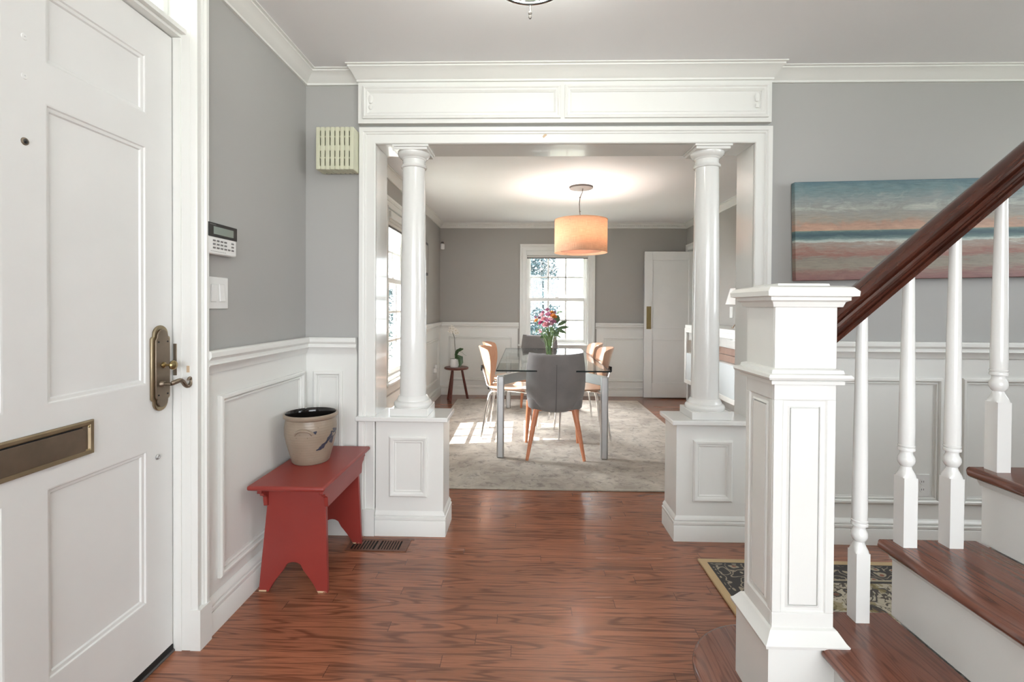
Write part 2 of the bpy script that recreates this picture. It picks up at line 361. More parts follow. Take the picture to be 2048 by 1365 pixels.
def copy_tree(o, parent=None):
    c = o.copy(); COL.objects.link(c)
    if parent: c.parent = parent
    for ch in [x for x in bpy.data.objects if x.parent == o]: copy_tree(ch, c)
    return c
def rect(x0, x1, z0, z1, y): return [(x0, y, z0), (x1, y, z0), (x1, y, z1), (x0, y, z1)]   # on a wall facing -Y, inside is to the left

# key planes
XL, YF, YB, FAR, XR = -1.16, 2.53, 2.72, 6.59, 2.19
CF, CD = 2.43, 2.35          # ceilings
YR, XE = -2.3, 3.9           # rear foyer wall, far right of hall
OX0, OX1, OZ = -.784, 1.178, 2.058

# ------------------------------------------------------------------ floor, ceilings, walls
struct("floor", MB().box(-1.3, XE, YR-.14, FAR+.14, -.12, 0), M['floor'])
c = MB(); c.box(XL-.14, XE, YR-.14, YF+.1, CF, CF+.12); struct('ceiling', c, M['ceil'])
c = MB(); c.box(XL-.14, XR+.14, YF+.1, FAR+.14, CD, CD+.2); struct('ceiling_dining', c, M['ceil'])
# left wall: door opening Y .64..1.658 z 0..2.37 ; window opening Y 4.03..4.89 z .58..2.03
DY0, DY1 = .64, 1.658
WY0, WY1, WZ0, WZ1 = 4.02, 4.90, .56, 2.04
w = MB(); x0 = XL-.14
w.box(x0, XL, YR-.14, DY0, 0, CF); w.box(x0, XL, DY1, YF+.1, 0, CF); w.box(x0, XL, DY0, DY1, 2.36, CF)
w.box(x0, XL, YF+.1, WY0, 0, CF, 1); w.box(x0, XL, WY1, FAR+.14, 0, CF, 1); w.box(x0, XL, WY0, WY1, 0, WZ0, 1); w.box(x0, XL, WY0, WY1, WZ1, CF, 1)
struct('wall_left', w, [M['wall'], M['wallD']])
struct('wall_front_left', MB().box(XL, OX0-.016, YF, YB, 0, CF), M['wall']); struct('wall_front_right', MB().box(OX1+.016, XE, YF, YB, 0, CF), M['wall']); struct('wall_front_top', MB().box(OX0-.016, OX1+.016, YF, YB, OZ+.016, CF), M['wall'])
FX0, FX1, FZ0, FZ1 = .03, .86, .70, 1.97
w = MB(); w.box(XL-.14, FX0, FAR, FAR+.14, 0, CD+.1); w.box(FX1, XR+.14, FAR, FAR+.14, 0, CD+.1); w.box(FX0, FX1, FAR, FAR+.14, 0, FZ0); w.box(FX0, FX1, FAR, FAR+.14, FZ1, CD+.1); struct('wall_back', w, M['wallD'])
w = MB(); w.box(XR, XR+.13, YB, 5.70, 0, CD+.1); w.box(XR, XR+.13, 6.50, FAR, 0, CD+.1); w.box(XR, XR+.13, 5.70, 6.50, 1.985, CD+.1); struct('wall_right', w, M['wallD'])
w = MB(); w.box(XR+1.2, XR+1.3, 5.2, FAR+.6, 0, CD+.1); w.box(XR+.13, XR+1.3, 5.1, 5.2, 0, CD+.1); w.box(XR+.13, XR+1.3, FAR+.5, FAR+.6, 0, CD+.1); w.box(XR+.13, XR+1.3, 5.1, FAR+.6, CD, CD+.1); struct('wall_kitchen', w, M['wallD'])
w = MB(); w.box(XE, XE+.1, YR, .2, 0, CF); w.box(XE, XE+.1, 1.8, YF, 0, CF); w.box(XE, XE+.1, .2, 1.8, 0, 1.15); w.box(XE, XE+.1, .2, 1.8, 2.32, CF); struct('wall_hall', w, M['wall'])
wn = sroot('added_window_5', (XE+.05, 1.0, 1.15)); g = MB()  # made-up stair window, an opening for the hall fill lamp
for y in (-.8, -.28, .24, .76): g.box(-.02, .02, y, y+.04, 0, 1.17)
for z in (0, .57, 1.13): g.box(-.02, .02, -.8, .8, z, z+.04)
g.build('window_frame', M['white'], wn, bevel=.003); MB().box(-.003, .003, -.8, .8, 0, 1.17).build('glass', M['glass'], wn)
w = MB(); w.box(XL-.14, -.9, YR-.14, YR, 0, CF); w.box(2.1, XE, YR-.14, YR, 0, CF); w.box(-.9, 2.1, YR-.14, YR, 0, .65); w.box(-.9, 2.1, YR-.14, YR, 2.3, CF); struct('wall_rear', w, M['wall'])
wn = sroot('added_window_4', (.6, YR-.07, .65)); g = MB()  # invented window out of view, lets the rear fill into the foyer
for k in range(5): g.box(-1.5+k*.75-.025, -1.5+k*.75+.025, -.02, .02, 0, 1.65)
for z in (0, .8, 1.6): g.box(-1.5, 1.5, -.02, .02, z, z+.05)
g.build('window_frame', M['white'], wn, bevel=.003); MB().box(-1.5, 1.5, -.003, .003, 0, 1.65).build('glass', M['glass'], wn)

struct('light_block_wall', MB().box(1.35, XE, .14, .24, 0, CF), M['wall'])  # unseen wall added to keep rear light off the right side
# wainscot boards (white) under the chair rails
def boards(name, segs):
    w = MB()
    for b in segs: w.box(*b)
    return struct(name, w, M['white'])
boards('trim_1', [(XL, XL+.006, 1.70, YF, .0, .97), (XL+.006, OX0-.10, YF-.006, YF, 0, .97), (1.24, XE, YF-.006, YF, 0, .97)])
boards('trim_2', [(XL, XL+.006, YB, 3.9, 0, .94), (XL, XL+.006, 3.9, 5.02, 0, .44), (XL, XL+.006, 5.02, FAR, 0, .94), (XL, FX0-.12, FAR-.006, FAR, 0, .94), (FX1+.12, XR, FAR-.006, FAR, 0, .94), (FX0-.12, FX1+.12, FAR-.006, FAR, 0, .62), (XR-.006, XR, YB, 5.62, 0, .94)])
CR = [(0, 0), (.0, .085), (.028, .085), (.034, .078), (.034, .062), (.024, .050), (.024, .040), (.030, .034), (.022, .026), (.012, .012), (.008, 0)]   # chair rail (u out, w up)
BB = [(0, 0), (.022, 0), (.022, .080), (.020, .083), (.016, .084), (.016, .087), (.022, .089), (.022, .099), (.019, .102), (.013, .103), (.013, .106), (.017, .109), (.016, .115), (.008, .124), (.003, .129), (0, .130)]
def crownprof(h, p): return [(0, -h), (.012, -h), (.012, -h*.84), (p*.30, -h*.72), (p*.45, -h*.50), (p*.80, -h*.22), (p*.84, -h*.20), (p*.84, -h*.10), (p, -h*.08), (p, 0), (0, 0)]
PM = [(0, 0), (0, .011), (.005, .016), (.014, .017), (.019, .013), (.021, .006), (.024, .009), (.030, .009), (.033, .003), (.040, .002), (.040, 0)]  # panel moulding, u toward inside
def run(name, path, prof, z, kind='structure'):
    m = MB()
    for p in path: m.mould([(a, b, z) for a, b in p], (0, 0, 1), prof)
    return struct(name, m, M['white'])
# travelling so that the room is to the left
run('trim_3', [[(-.88, YF-.006), (XL+.006, YF-.006), (XL+.006, 1.70)], [(XE, YF-.006), (1.254, YF-.006)]], CR, .958)
run('trim_4', [[(FX0-.105, FAR-.006), (XL+.006, FAR-.006), (XL+.006, 5.0)], [(XL+.006, 3.92), (XL+.006, YB)], [(XR-.006, FAR-.006), (FX1+.105, FAR-.006)], [(XR-.006, YB), (XR-.006, 5.61)]], [(u, w*1.0) for u, w in CR], .912)
run('baseboard_left', [[(-.872, YF-.006), (XL+.006, YF-.006), (XL+.006, 1.70)]], BB, 0)
run('baseboard_front', [[(XE, YF-.006), (1.254, YF-.006)]], BB, 0)
run('baseboard_back', [[(XR-.006, FAR-.006), (XL+.006, FAR-.006), (XL+.006, YB)]], BB, 0)
run('baseboard_right', [[(XR-.006, YB), (XR-.006, 5.61)]], BB, 0)
cp = crownprof(.062, .080)
run('trim_5', [[(OX0-.04, YF), (XL, YF), (XL, YR)], [(XE, YF), (OX1+.02, YF)]], cp, CF)
cd = crownprof(.070, .062)
m = MB(); m.mould([(XR, YB, CD), (XR, FAR, CD), (XL, FAR, CD), (XL, YB, CD)], (0, 0, 1), cd)
k = 0
while XL+.05+k*.028 < XR-.05:
    xx = XL+.05+k*.028; m.box(xx, xx+.014, FAR-.040, FAR-.020, CD-.048, CD-.034); k += 1
struct('trim_6', m, M['white'])
# panel mouldings
def panel_front(m, x0, x1, z0, z1, y=YF-.006):
    m.mould(rect(x0, x1, z0, z1, y), (0, -1, 0), PM, True)
def panel_left(m, y0, y1, z0, z1, x=XL+.006):
    m.mould([(x, y1, z0), (x, y0, z0), (x, y0, z1), (x, y1, z1)][::-1], (1, 0, 0), PM, True)
m = MB(); panel_front(m, -1.112, -.957, .205, .865); panel_left(m, 1.785, 2.480, .175, .868)
for a, b in ((1.36, 2.138), (2.236, 3.0)): panel_front(m, a, b, .21, .858)
struct('trim_7', m, M['white'])
m = MB(); panel_left(m, 5.25, 6.42, .22, .78)
for a, b in ((-1.03, -.16), (1.08, 1.95)): panel_front(m, a, b, .20, .80, FAR-.006)
struct('trim_8', m, M['white'])

# ------------------------------------------------------------------ cased opening, header
m = MB()
m.box(OX0-.016, OX0, YF-.004, YB+.01, 0, OZ+.016); m.box(OX1, OX1+.016, YF-.004, YB+.01, 0, OZ+.016); m.box(OX0, OX1, YF-.004, YB+.01, OZ, OZ+.016)
struct('trim_9', m, M['white2'], bevel=.002)
CP = [(0, 0), (0, .016), (.004, .020), (.012, .020), (.014, .014), (.050, .014), (.054, .020), (.060, .020), (.066, .026), (.086, .026), (.088, 0)]  # casing, u outward
m = MB(); m.mould([(OX1, YF, .14), (OX1, YF, OZ), (OX0, YF, OZ), (OX0, YF, .14)], (0, -1, 0), [(-u*.97, w) for u, w in CP])
for x in ((OX0-.088, OX0+.002), (OX1-.002, OX1+.088)): m.box(x[0], x[1], YF-.030, YF, 0, .14)
struct('trim_10', m, M['white'])
hx0, hx1, hy = -.868, 1.247, YF-.040
m = MB(); m.box(hx0, hx1, hy, YF, OZ+.098, CF)
for a, b in ((-.842, .178), (.200, 1.228)): m.mould(rect(a, b, 2.178, 2.345, hy), (0, -1, 0), [(0, 0), (0, .012), (.010, .016), (.016, .010), (.024, .012), (.034, .004), (.034, 0)], True)
# header crown with returned ends
pr = crownprof(.064, .085); m.loft([[(hx0-.45*u, hy-u, CF+w) for u, w in pr], [(hx1+.45*u, hy-u, CF+w) for u, w in pr]], True, True, 0, False)
struct('trim_11', m, M['white'], angle=30)
for k, (x, lab) in enumerate(((-.802, 'small white painted oval hook at the left end of the header frieze'), (1.172, 'small white painted oval hook at the right end of the header frieze'))):
    m = MB(); m.lathe([(.0, 0), (.009, .004), (.013, .016), (.013, .03), (.009, .042), (.0, .046)], (0, 0, 0), 16, m=Matrix.Translation((x, hy-.004, 2.255)) @ Matrix.Diagonal((1, .55, 1, 1)))
    m.lathe([(.0, 0), (.008, .002), (.011, .012), (.009, .02), (0, .022)], (0, 0, 0), 16, m=Matrix.Translation((x, hy-.005, 2.225)) @ Matrix.Diagonal((1, .6, 1, 1)))
    tag(m.build('wall_hook', M['white'], None), lab, 'hook', None)
tag(MB().prism([(.088, 2.094), (.094, 2.104), (.104, 2.108), (.112, 2.102), (.102, 2.094), (.094, 2.086)], 'Y', YF-.0152, YF-.0135).build('paint_chip', M['chip']), 'tiny bare chip in the white paint of the header', 'paint chip')

# ------------------------------------------------------------------ pedestals and columns
def pedestal(x0, x1, side, label):
    """x0,x1 body; side = +1 the open end is at x1"""
    t = thing('pedestal', label, 'pedestal', ((x0+x1)/2, 2.62, 0))
    P = lambda mb, n, mat, **k: mb.build(n, mat, t, loc=None, **k)
    off = Matrix.Translation(-Vector(t.location))
    y0, y1 = YF-.012, YB
    b = MB(); b.box(x0, x1, y0, y1, 0, .606, m=off); P(b, 'body', M['white'], bevel=.0015)
    b = MB(); e = .026
    ex = x1 if side > 0 else x0
    path = [(x1+0, y1), (x1, y0), (x0, y0)] if side > 0 else [(x1, y0), (x0, y0), (x0, y1)]
    b.mould([(a, c, 0) for a, c in path][::-1] if False else [(a, c, 0) for a, c in path], (0, 0, 1), [(-u, w) for u, w in [(0, 0), (-.013, 0), (-.013, .085), (-.015, .088), (-.015, .099), (-.010, .104), (-.010, .112), (-.004, .122), (0, .126)]] if False else [(0, 0), (.014, 0), (.014, .080), (.012, .083), (.009, .084), (.009, .087), (.015, .089), (.015, .099), (.012, .102), (.007, .103), (.007, .106), (.011, .109), (.010, .115), (.004, .124), (0, .130)], m=off)
    P(b, 'base_moulding', M['white'])
    b = MB()
    if side > 0: b.box(x0-.100, x1+e, y0-.032, y1+.008, .606, .630, m=off)
    else: b.box(x0-e-.004, x1+.100, y0-.032, y1+.008, .606, .630, m=off)
    P(b, 'cap', M['white2'], bevel=.004)
    pc = (-.607 if side > 0 else .978)
    b = MB(); b.mould(rect(pc-.100, pc+.102, .205, .525, y0), (0, -1, 0), [(0, 0), (0, .008), (.008, .014), (.018, .012), (.026, .004), (.030, .006), (.036, .001), (.036, 0)], True, m=off)
    P(b, 'panel_moulding', M['white'])
    return t
pedestal(OX0+.004, -.421, 1, 'white panelled pedestal under the left column, beside the red bench')
pedestal(.793, OX1-.004, -1, 'white panelled pedestal under the right column, behind the stair newel')
def column(cx, label):
    cy, z0, H = 2.612, .630, OZ-.630
    t = thing('column', label, 'column', (cx, cy, z0), 0)
    MB().box(-.1, .1, -.1, .1, 0, .040).build('plinth', M['white2'], t, bevel=.002)
    b = [(.098, .040), (.101, .048), (.101, .058), (.097, .066), (.090, .070), (.086, .072), (.086, .078), (.082, .084), (.080, .090), (.076, .094), (.072, .099)]
    MB().lathe(b, (0, 0, 0), 64, cap=True).build('base_ring', M['white2'], t)
    n = 24; rb, rt = .0705, .0595; zt = H-.105
    sh = [(rb+(rt-rb)*(k/n)**1.7, .095+(zt-.095)*k/n) for k in range(n+1)]
    MB().lathe(sh, (0, 0, 0), 64).build('shaft', M['white2'], t)
    q = [(.0595, zt), (.067, zt+.002), (.070, zt+.009), (.067, zt+.016), (.061, zt+.018), (.0595, zt+.024), (.0595, zt+.044), (.064, zt+.047), (.066, zt+.052), (.073, zt+.056), (.082, zt+.066), (.086, zt+.076), (.086, zt+.080)]
    MB().lathe(q, (0, 0, 0), 64).build('capital', M['white2'], t)
    a = MB(); a.box(-.088, .088, -.088, .088, zt+.080, zt+.094); a.box(-.096, .096, -.096, .096, zt+.094, H)
    a.build('abacus', M['white2'], t, bevel=.002)
    return t
column(-.604, 'round white column on the left pedestal, nearer the red bench')
column(.970, 'round white column on the right pedestal, nearer the staircase')

# ------------------------------------------------------------------ front door with casing, transom
XD = -1.22
d = sroot('door_1', (XD, 1.149, 0))      # local: x out of face, y along door
hw, db, dt = .491, .028, 2.128
m = MB(); m.box(-.045, -.012, -hw, hw, db, dt); 
st = [(-hw, -.379), (-.052, .052), (.379, hw)]
for a, b in st: m.box(-.045, 0, a, b, db, dt)
for z0, z1 in ((db, .236), (.735, .950), (1.720, 1.822), (2.012, dt)):
    m.box(-.045, 0, -.379, -.052, z0, z1); m.box(-.045, 0, .052, .379, z0, z1)
m.build('door_leaf', M['door'], d)
m = MB()
DP = [(0, -.012), (0, 0), (.004, -.001), (.007, -.005), (.015, -.007), (.018, -.012)]
for a, b in ((-.379, -.052), (.052, .379)):
    for z0, z1 in ((.236, .735), (.950, 1.720), (1.822, 2.012)):
        m.mould([(0, b, z0), (0, a, z0), (0, a, z1), (0, b, z1)][::-1], (1, 0, 0), DP, True)
m.build('panel_moulding', M['door'], d)
# mail slot
ms = MB().box(0, .004, -.179, .179, .790, .886).build('mail_slot', M['brassd'], d, bevel=.0025)
m = MB(); m.mould([(.004, .179, .790), (.004, -.179, .790), (.004, -.179, .886), (.004, .179, .886)][::-1], (1, 0, 0), [(0, 0), (.001, .004), (.004, .006), (.012, .005), (.016, 0)], True)
m.build('rim', M['brass'], ms)
m = MB(); m.prism([(.152, .803), (.152, .856), (.143, .862), (.143, .868), (-.143, .868), (-.143, .862), (-.152, .856), (-.152, .803)], 'X', .004, .0085); m.build('flap', M['brassd'], ms, bevel=.0012)
m = MB().box(.0035, .0045, -.146, .146, .866, .873); m.build('slot_gap', M['voidblack'], ms)
for y in (-.168, .168):
    for z in (.803, .868): MB().lathe([(0, 0), (.005, 0), (.004, .0025), (0, .003)], seg=12, m=Matrix.Translation((.0052, y, z)) @ Matrix.Rotation(PI/2, 4, 'Y')).build('screw', M['brassl'], ms)
# peephole, sealed screw covers, tape, button
pe = MB().lathe([(0, 0), (.0095, 0), (.009, .002), (.006, .003), (0, .003)], seg=20, m=Matrix.Translation((0, 0, 1.606)) @ Matrix.Rotation(PI/2, 4, 'Y')).build('peephole', M['brassd'], d); MB().lathe([(0, .003), (.006, .003), (.005, .0036), (0, .004)], seg=16, m=Matrix.Translation((0, 0, 1.606)) @ Matrix.Rotation(PI/2, 4, 'Y')).build('lens', M['black'], pe)
for z in (1.765, 1.860): MB().lathe([(0, 0), (.008, 0), (.007, .0015), (.002, .002), (.001, .0), (0, 0)], seg=16, m=Matrix.Translation((0, 0, z)) @ Matrix.Rotation(PI/2, 4, 'Y')).build('screw_cover', M['plastic'], d)
MB().lathe([(0, 0), (.009, 0), (.009, .003), (.006, .006), (.004, .006), (.003, .004), (0, .004)], seg=20, m=Matrix.Translation((0, .423, .702)) @ Matrix.Rotation(PI/2, 4, 'Y')).build('doorknob_bolt', M['alu'], d)
MB().box(0, .0006, -.010, .008, 1.205, 1.255, m=Matrix.Rotation(R(4), 4, 'X')).build('tape_strip', M['cream'], d)
# handle set
hp = None
def plate(w, h, r, n=10):
    """rounded ended escutcheon outline in y,z, shoulders then a narrower round end"""
    pts = []
    ws = w*.78
    for k in range(n+1):
        a = PI*k/n; pts.append((ws*math.cos(a), h-ws+ws*math.sin(a)))
    pts = [(w, h-ws-.012), (w-.004, h-ws-.006), (ws, h-ws-.004)] + pts[1:-1] + [(-ws, h-ws-.004), (-w+.004, h-ws-.006), (-w, h-ws-.012)]
    lo = [(-y, -z) for y, z in pts]
    return pts+lo
yc, zc = .430, .998
Tp = Matrix.Translation((0, yc, zc))
lp = MB().prism(plate(.041, .143, 0), 'X', 0, .009, m=Tp).build('lock_plate', M['brass'], d, bevel=.003)
m = MB().prism(plate(.031, .130, 0), 'X', .009, .015, m=Tp).build('raised_plate', M['brassd'], lp, bevel=.002)
for y in (-.020, .020):
    for z in (-.088, .088): MB().lathe([(0, 0), (.003, 0), (.0025, .002), (0, .002)], seg=10, m=Tp @ Matrix.Translation((.015, y, z)) @ Matrix.Rotation(PI/2, 4, 'Y')).build('screw', M['black'], lp)
MB().lathe([(0, 0), (.010, 0), (.009, .004), (.004, .007), (.004, .020), (.008, .024), (.014, .028), (.016, .033), (.014, .038), (.006, .042), (0, .043)], seg=24, m=Tp @ Matrix.Translation((.015, .002, .010)) @ Matrix.Rotation(PI/2, 4, 'Y')).build('thumb_turn', M['brassl'], lp)
m = MB(); L = Tp @ Matrix.Translation((.015, -.006, -.052))
m.lathe([(0, 0), (.012, 0), (.011, .005), (.006, .010), (.006, .034), (0, .036)], seg=20, m=L @ Matrix.Rotation(PI/2, 4, 'Y'))
ctl = [(.034, 0, .002), (.042, .008, .006), (.046, .020, .009), (.047, .032, .004), (.047, .042, -.008), (.047, .053, -.016), (.047, .064, -.016), (.047, .073, -.007), (.047, .075, .004), (.047, .069, .011), (.047, .061, .009), (.047, .058, .003)]
pts = []
for q in range(len(ctl)-1):
    p0, p1, p2, p3 = [Vector(ctl[max(0, min(len(ctl)-1, q+d_))]) for d_ in (-1, 0, 1, 2)]
    for f_ in (0, .33, .66): pts.append(.5*((2*p1)+(p2-p0)*f_+(2*p0-5*p1+4*p2-p3)*f_*f_+(3*p1-p0-3*p2+p3)*f_**3))
pts.append(Vector(ctl[-1]))
m.tube(pts, [.0078-.0045*(q/len(pts))**1.5 for q in range(len(pts))], 10, m=L); m.build('lever_handle', M['brassd'], lp)
tag(d)
# weather strip / threshold
MB().box(-.05, .002, -hw, hw, .004, .026).build('door_sweep', M['rubber'], d)
m = MB().box(XL-.16, XL-.052, DY0, DY1, 0, .008).build('threshold', M['bronze'], None, bevel=.003); m.name = 'trim_12'; m['kind'] = 'structure'
# jamb, casing, transom bar
m = MB(); m.box(XL-.14, XL+.002, 1.645, DY1, 0, 2.36); m.box(XL-.14, XL+.002, DY0, .653, 0, 2.36); m.box(XL-.14, XL+.002, .653, 1.645, 2.345, 2.36)
m.box(XL-.14, XL-.03, .653, 1.645, 2.132, 2.165); m.box(XL-.045, XL-.012, .653, 1.645, 2.142, 2.158)
m.box(XL-.056, XL-.03, 1.641, 1.646, 0, 2.13)
m.mould([(XL, 1.646, .142), (XL, 1.646, 2.352), (XL, .652, 2.352), (XL, .652, .142)], (1, 0, 0), [(-u*.62, w*1.2) for u, w in CP])
m.box(XL, XL+.036, 1.643, 1.706, 0, .142); m.box(XL, XL+.036, .592, .655, 0, .142)
struct('trim_13', m, M['white'])
MB().box(XL-.056, XL-.044, 1.6385, 1.646, .965, 1.075).build('strike_plate', M['brassd'], None, bevel=.001); bpy.data.objects['strike_plate'].name = 'door_strike'
tag(bpy.data.objects['door_strike'], 'dark bronze strike plate set in the front door jamb beside the latch', 'strike plate')
tag(MB().prism([(1.6430+0, 0)], 'X', 0, 0).build('paint_chip', M['chip']) if False else MB().box(XL-.012, XL-.002, 1.6435, 1.6452, .975, .998).build('paint_chip', M['chip']), 'small beige patch of missing paint on the front door casing', 'paint chip')
wn = sroot('window_3', (XL-.09, 1.149, 2.165)); g = MB()
for y in (-.496, -.25, -.012, .226, .472): g.box(-.015, .015, y, y+.024, 0, .18)
g.box(-.015, .015, -.496, .496, 0, .012); g.box(-.015, .015, -.496, .496, .165, .18)
g.build('window_frame', M['white'], wn, bevel=.002); MB().box(-.002, .002, -.49, .49, .01, .17).build('glass', M['glass'], wn)

# ------------------------------------------------------------------ dining windows
def sash(x0, x1, z0, z1, nx, nz, rail=.045, stile=.034, mun=.023, dep=.035):
    m = MB(); m.box(x0, x0+stile, -dep/2, dep/2, z0, z1); m.box(x1-stile, x1, -dep/2, dep/2, z0, z1)
    m.box(x0+stile, x1-stile, -dep/2, dep/2, z0, z0+rail); m.box(x0+stile, x1-stile, -dep/2, dep/2, z1-rail, z1)
    for k in range(1, nx):
        c = x0+stile+(x1-x0-2*stile)*k/nx; m.box(c-mun/2, c+mun/2, -dep/2+.006, dep/2-.006, z0+rail, z1-rail)
    for k in range(1, nz):
        c = z0+rail+(z1-z0-2*rail)*k/nz; m.box(x0+stile, x1-stile, -dep/2+.006, dep/2-.006, c-mun/2, c+mun/2)
    return m
def window(root, x0, x1, z0, z1, zm, nz_lo, nz_up, depth, cas_w=.095, sill=True, cas=True):
    """local: x along the wall, -y toward the room, wall face at y=0"""
    m = MB(); j = .02
    m.box(x0, x0+j, 0, depth, z0, z1); m.box(x1-j, x1, 0, depth, z0, z1); m.box(x0+j, x1-j, 0, depth, z1-j, z1); m.box(x0+j, x1-j, 0, depth+.02, z0, z0+j)
    for a in (x0+j, x1-j-.012): m.box(a, a+.012, depth*.33, depth*.45, z0+j, z1-j)
    m.mould([(x1, 0, z0), (x1, 0, z1), (x0, 0, z1), (x0, 0, z0)], (0, -1, 0), [(-u*cas_w/.088, w) for u, w in CP])
    m.build('window_frame', M['white'], root)
    s = MB(); s.box(x0-cas_w-.02, x1+cas_w+.02, -.05, depth*.5, z0-.025, z0); s.build('sill', M['white'], root, bevel=.006)
    s = MB(); s.mould([(x1+cas_w, 0, z0-.025), (x0-cas_w, 0, z0-.025)], (0, 0, 1), [(0, 0), (0, -.075), (.012, -.075), (.018, -.062), (.018, -.012), (.024, 0)]); s.build('apron', M['white'], root)
    lo = sash(x0+j, x1-j, z0+j, zm+.025, 3, nz_lo); o = lo.build('lower_sash', M['white'], root, bevel=.003); o.location = (0, depth*.60, 0)
    up = sash(x0+j, x1-j, zm-.025, z1-j, 3, nz_up); o = up.build('upper_sash', M['white'], root, bevel=.003); o.location = (0, depth*.60+.038, 0)
    MB().box(x0+j+.02, x1-j-.02, -.002, .002, z0+j+.02, zm+.01).build('lower_glass', M['glass'], root).location = (0, depth*.6, 0)
    MB().box(x0+j+.02, x1-j-.02, -.002, .002, zm, z1-j-.02).build('upper_glass', M['glass'], root).location = (0, depth*.6+.038, 0)
    MB().box(-.025, .025, -.01, .012, 0, .014).build('sash_lock', M['plastic'], root, bevel=.004).location = ((x0+x1)/2, depth*.6-.005, zm+.025)
w1 = sroot('window_1', (0, FAR, 0)); window(w1, FX0, FX1, FZ0, FZ1, 1.312, 2, 2, .09)
w2 = sroot('window_2', (XL, 0, 0)); w2.rotation_euler = (0, 0, PI/2); window(w2, WY0, WY1, WZ0, WZ1, 1.44, 3, 2, .13, cas_w=.09)
def shade(loc, rz, x0, x1, z0, z1, label):
    t = thing('roller_shade', label, 'window shade', loc, rz)
    MB().box(x0, x1, -.035, .02, z1-.055, z1).build('valance', M['white'], t, bevel=.003)
    MB().tube([(x0+.01, -.0, z1-.07), (x1-.01, -.0, z1-.07)], .02, 16).build('fabric_roll', M['shadefab'], t)
    MB().box(x0+.01, x1-.01, -.012, .0, z0, z0+.018).build('bottom_bar', M['bronze'], t, bevel=.002)
    MB().box(x0+.012, x1-.012, -.008, -.004, z0+.01, z1-.05).build('fabric', M['shadefab'], t)
shade((0, FAR, 0), 0, FX0-.012, FX1+.006, 1.868, 1.968, 'cream roller shade drawn up at the head of the far dining window')
shade((XL, 0, 0), PI/2, WY0+.025, WY1-.025, 1.88, 2.015, 'cream roller shade drawn up at the head of the side window left of the column')

# ------------------------------------------------------------------ swing door, casing
m = MB()
m.box(XR-.0, XR+.13, 6.485, 6.50, 0, 1.985); m.box(XR, XR+.13, 5.70, 5.715, 0, 1.985); m.box(XR, XR+.13, 5.715, 6.485, 1.97, 1.985)
m.mould([(XR, 6.49, 0), (XR, 6.49, 1.978), (XR, 5.71, 1.978), (XR, 5.71, 0)], (-1, 0, 0), [(u*.9, w*.9) for u, w in CP])
struct('trim_14', m, M['white'])
d = sroot('door_2', (2.27, 6.44, .0)); d.rotation_euler = (0, 0, 0)
m = MB(); W0, W1 = -.685, 0; zb, zt = .018, 1.950
m.box(W0, W1, -.008, .008, zb, zt)
for a, b in ((W0, W0+.105), (W1-.105, W1)): m.box(a, b, -.018, .018, zb, zt)
for a, b in ((zb, .215), (.78, .935), (zt-.115, zt)): m.box(W0+.105, W1-.105, -.018, .018, a, b)
m.build('door_leaf', M['door'], d, bevel=.002)
MB().box(W0+.028, W0+.088, -.022, -.018, .925, 1.225).build('push_plate', M['brassl'], d, bevel=.001)
MB().box(-.10, -.01, -.024, .024, 0, .03).build('floor_hinge', M['alu'], d, bevel=.002)

# ------------------------------------------------------------------ foyer wall fittings
def leftwall(name, label, cat, y, z, x=XL): return thing(name, label, cat, (x, y, z))
t = leftwall('alarm_keypad', 'white alarm keypad with a black lcd head and small grey keys, above the light switch', 'keypad', 1.780, 1.452)
MB().box(0, .030, -.086, .086, -.056, .056).build('housing', M['plastic'], t, bevel=.005)
MB().box(.029, .033, -.086, .086, .006, .057).build('black_head', M['black'], t, bevel=.002)
MB().box(.0325, .034, -.058, .060, .016, .044).build('screen', M['lcd'], t)
for r_ in range(3):
    for c_ in range(6):
        if r_ < 2 and c_ == 4: continue
        MB().box(.0295, .0325, -.058+c_*.022, -.044+c_*.022, -.010-r_*.013, -.004-r_*.013).build('key', M['keyg'], t, bevel=.001)
m = MB()
for k in range(9): m.box(.030, .0304, -.070+k*.010, -.063+k*.010, -.047, -.0455)
m.build('printed_line', M['keyg'], t)
m = MB()
for k in range(7): m.box(.033, .0334, -.078+k*.005, -.0745+k*.005, .049, .0515)
m.build('maker_mark', M['keyg'], t)
t = leftwall('light_switch', 'white double rocker light switch below the alarm keypad', 'light switch', 1.785, 1.255)
MB().box(0, .006, -.066, .066, -.060, .060).build('cover_plate', M['plastic'], t, bevel=.003)
for y in (-.024, .024): MB().prism([(y-.016, 0)], 'X', 0, 0) if False else MB().box(.005, .011, y-.0155, y+.0155, -.033, .033, m=Matrix.Rotation(R(4 if y < 0 else -4), 4, 'Y')).build('rocker', M['plastic'], t, bevel=.002)
# door chime
t = thing('door_chime', 'cream slotted door chime box high on the grey wall beside the casing', 'door chime', (-.968, YF, 2.01))
w_, h_, d_ = .099, .108, .098
b = MB(); b.box(-w_+.004, w_-.004, -.080, 0, -h_+.008, h_-.008); b.build('backing', M['creamd'], t)
b = MB(); n = 8; sw = 2*w_/n
for k in range(n): b.box(-w_+k*sw+.0026, -w_+(k+1)*sw-.0026, -d_, -.010, -h_, h_)
b.box(-w_+.002, w_-.002, -d_+.003, -.015, -h_+.002, -h_+.020); b.box(-w_+.002, w_-.002, -d_+.003, -.015, h_-.020, h_-.002)
b.box(-w_+.002, w_-.002, -d_+.0035, -.07, -.052, -.044); b.box(-w_+.002, w_-.002, -d_+.0035, -.07, -.012, .016); b.box(-w_+.002, w_-.002, -d_+.0035, -.07, .056, .064)
b.build('slotted_cover', M['cream'], t, bevel=.003)
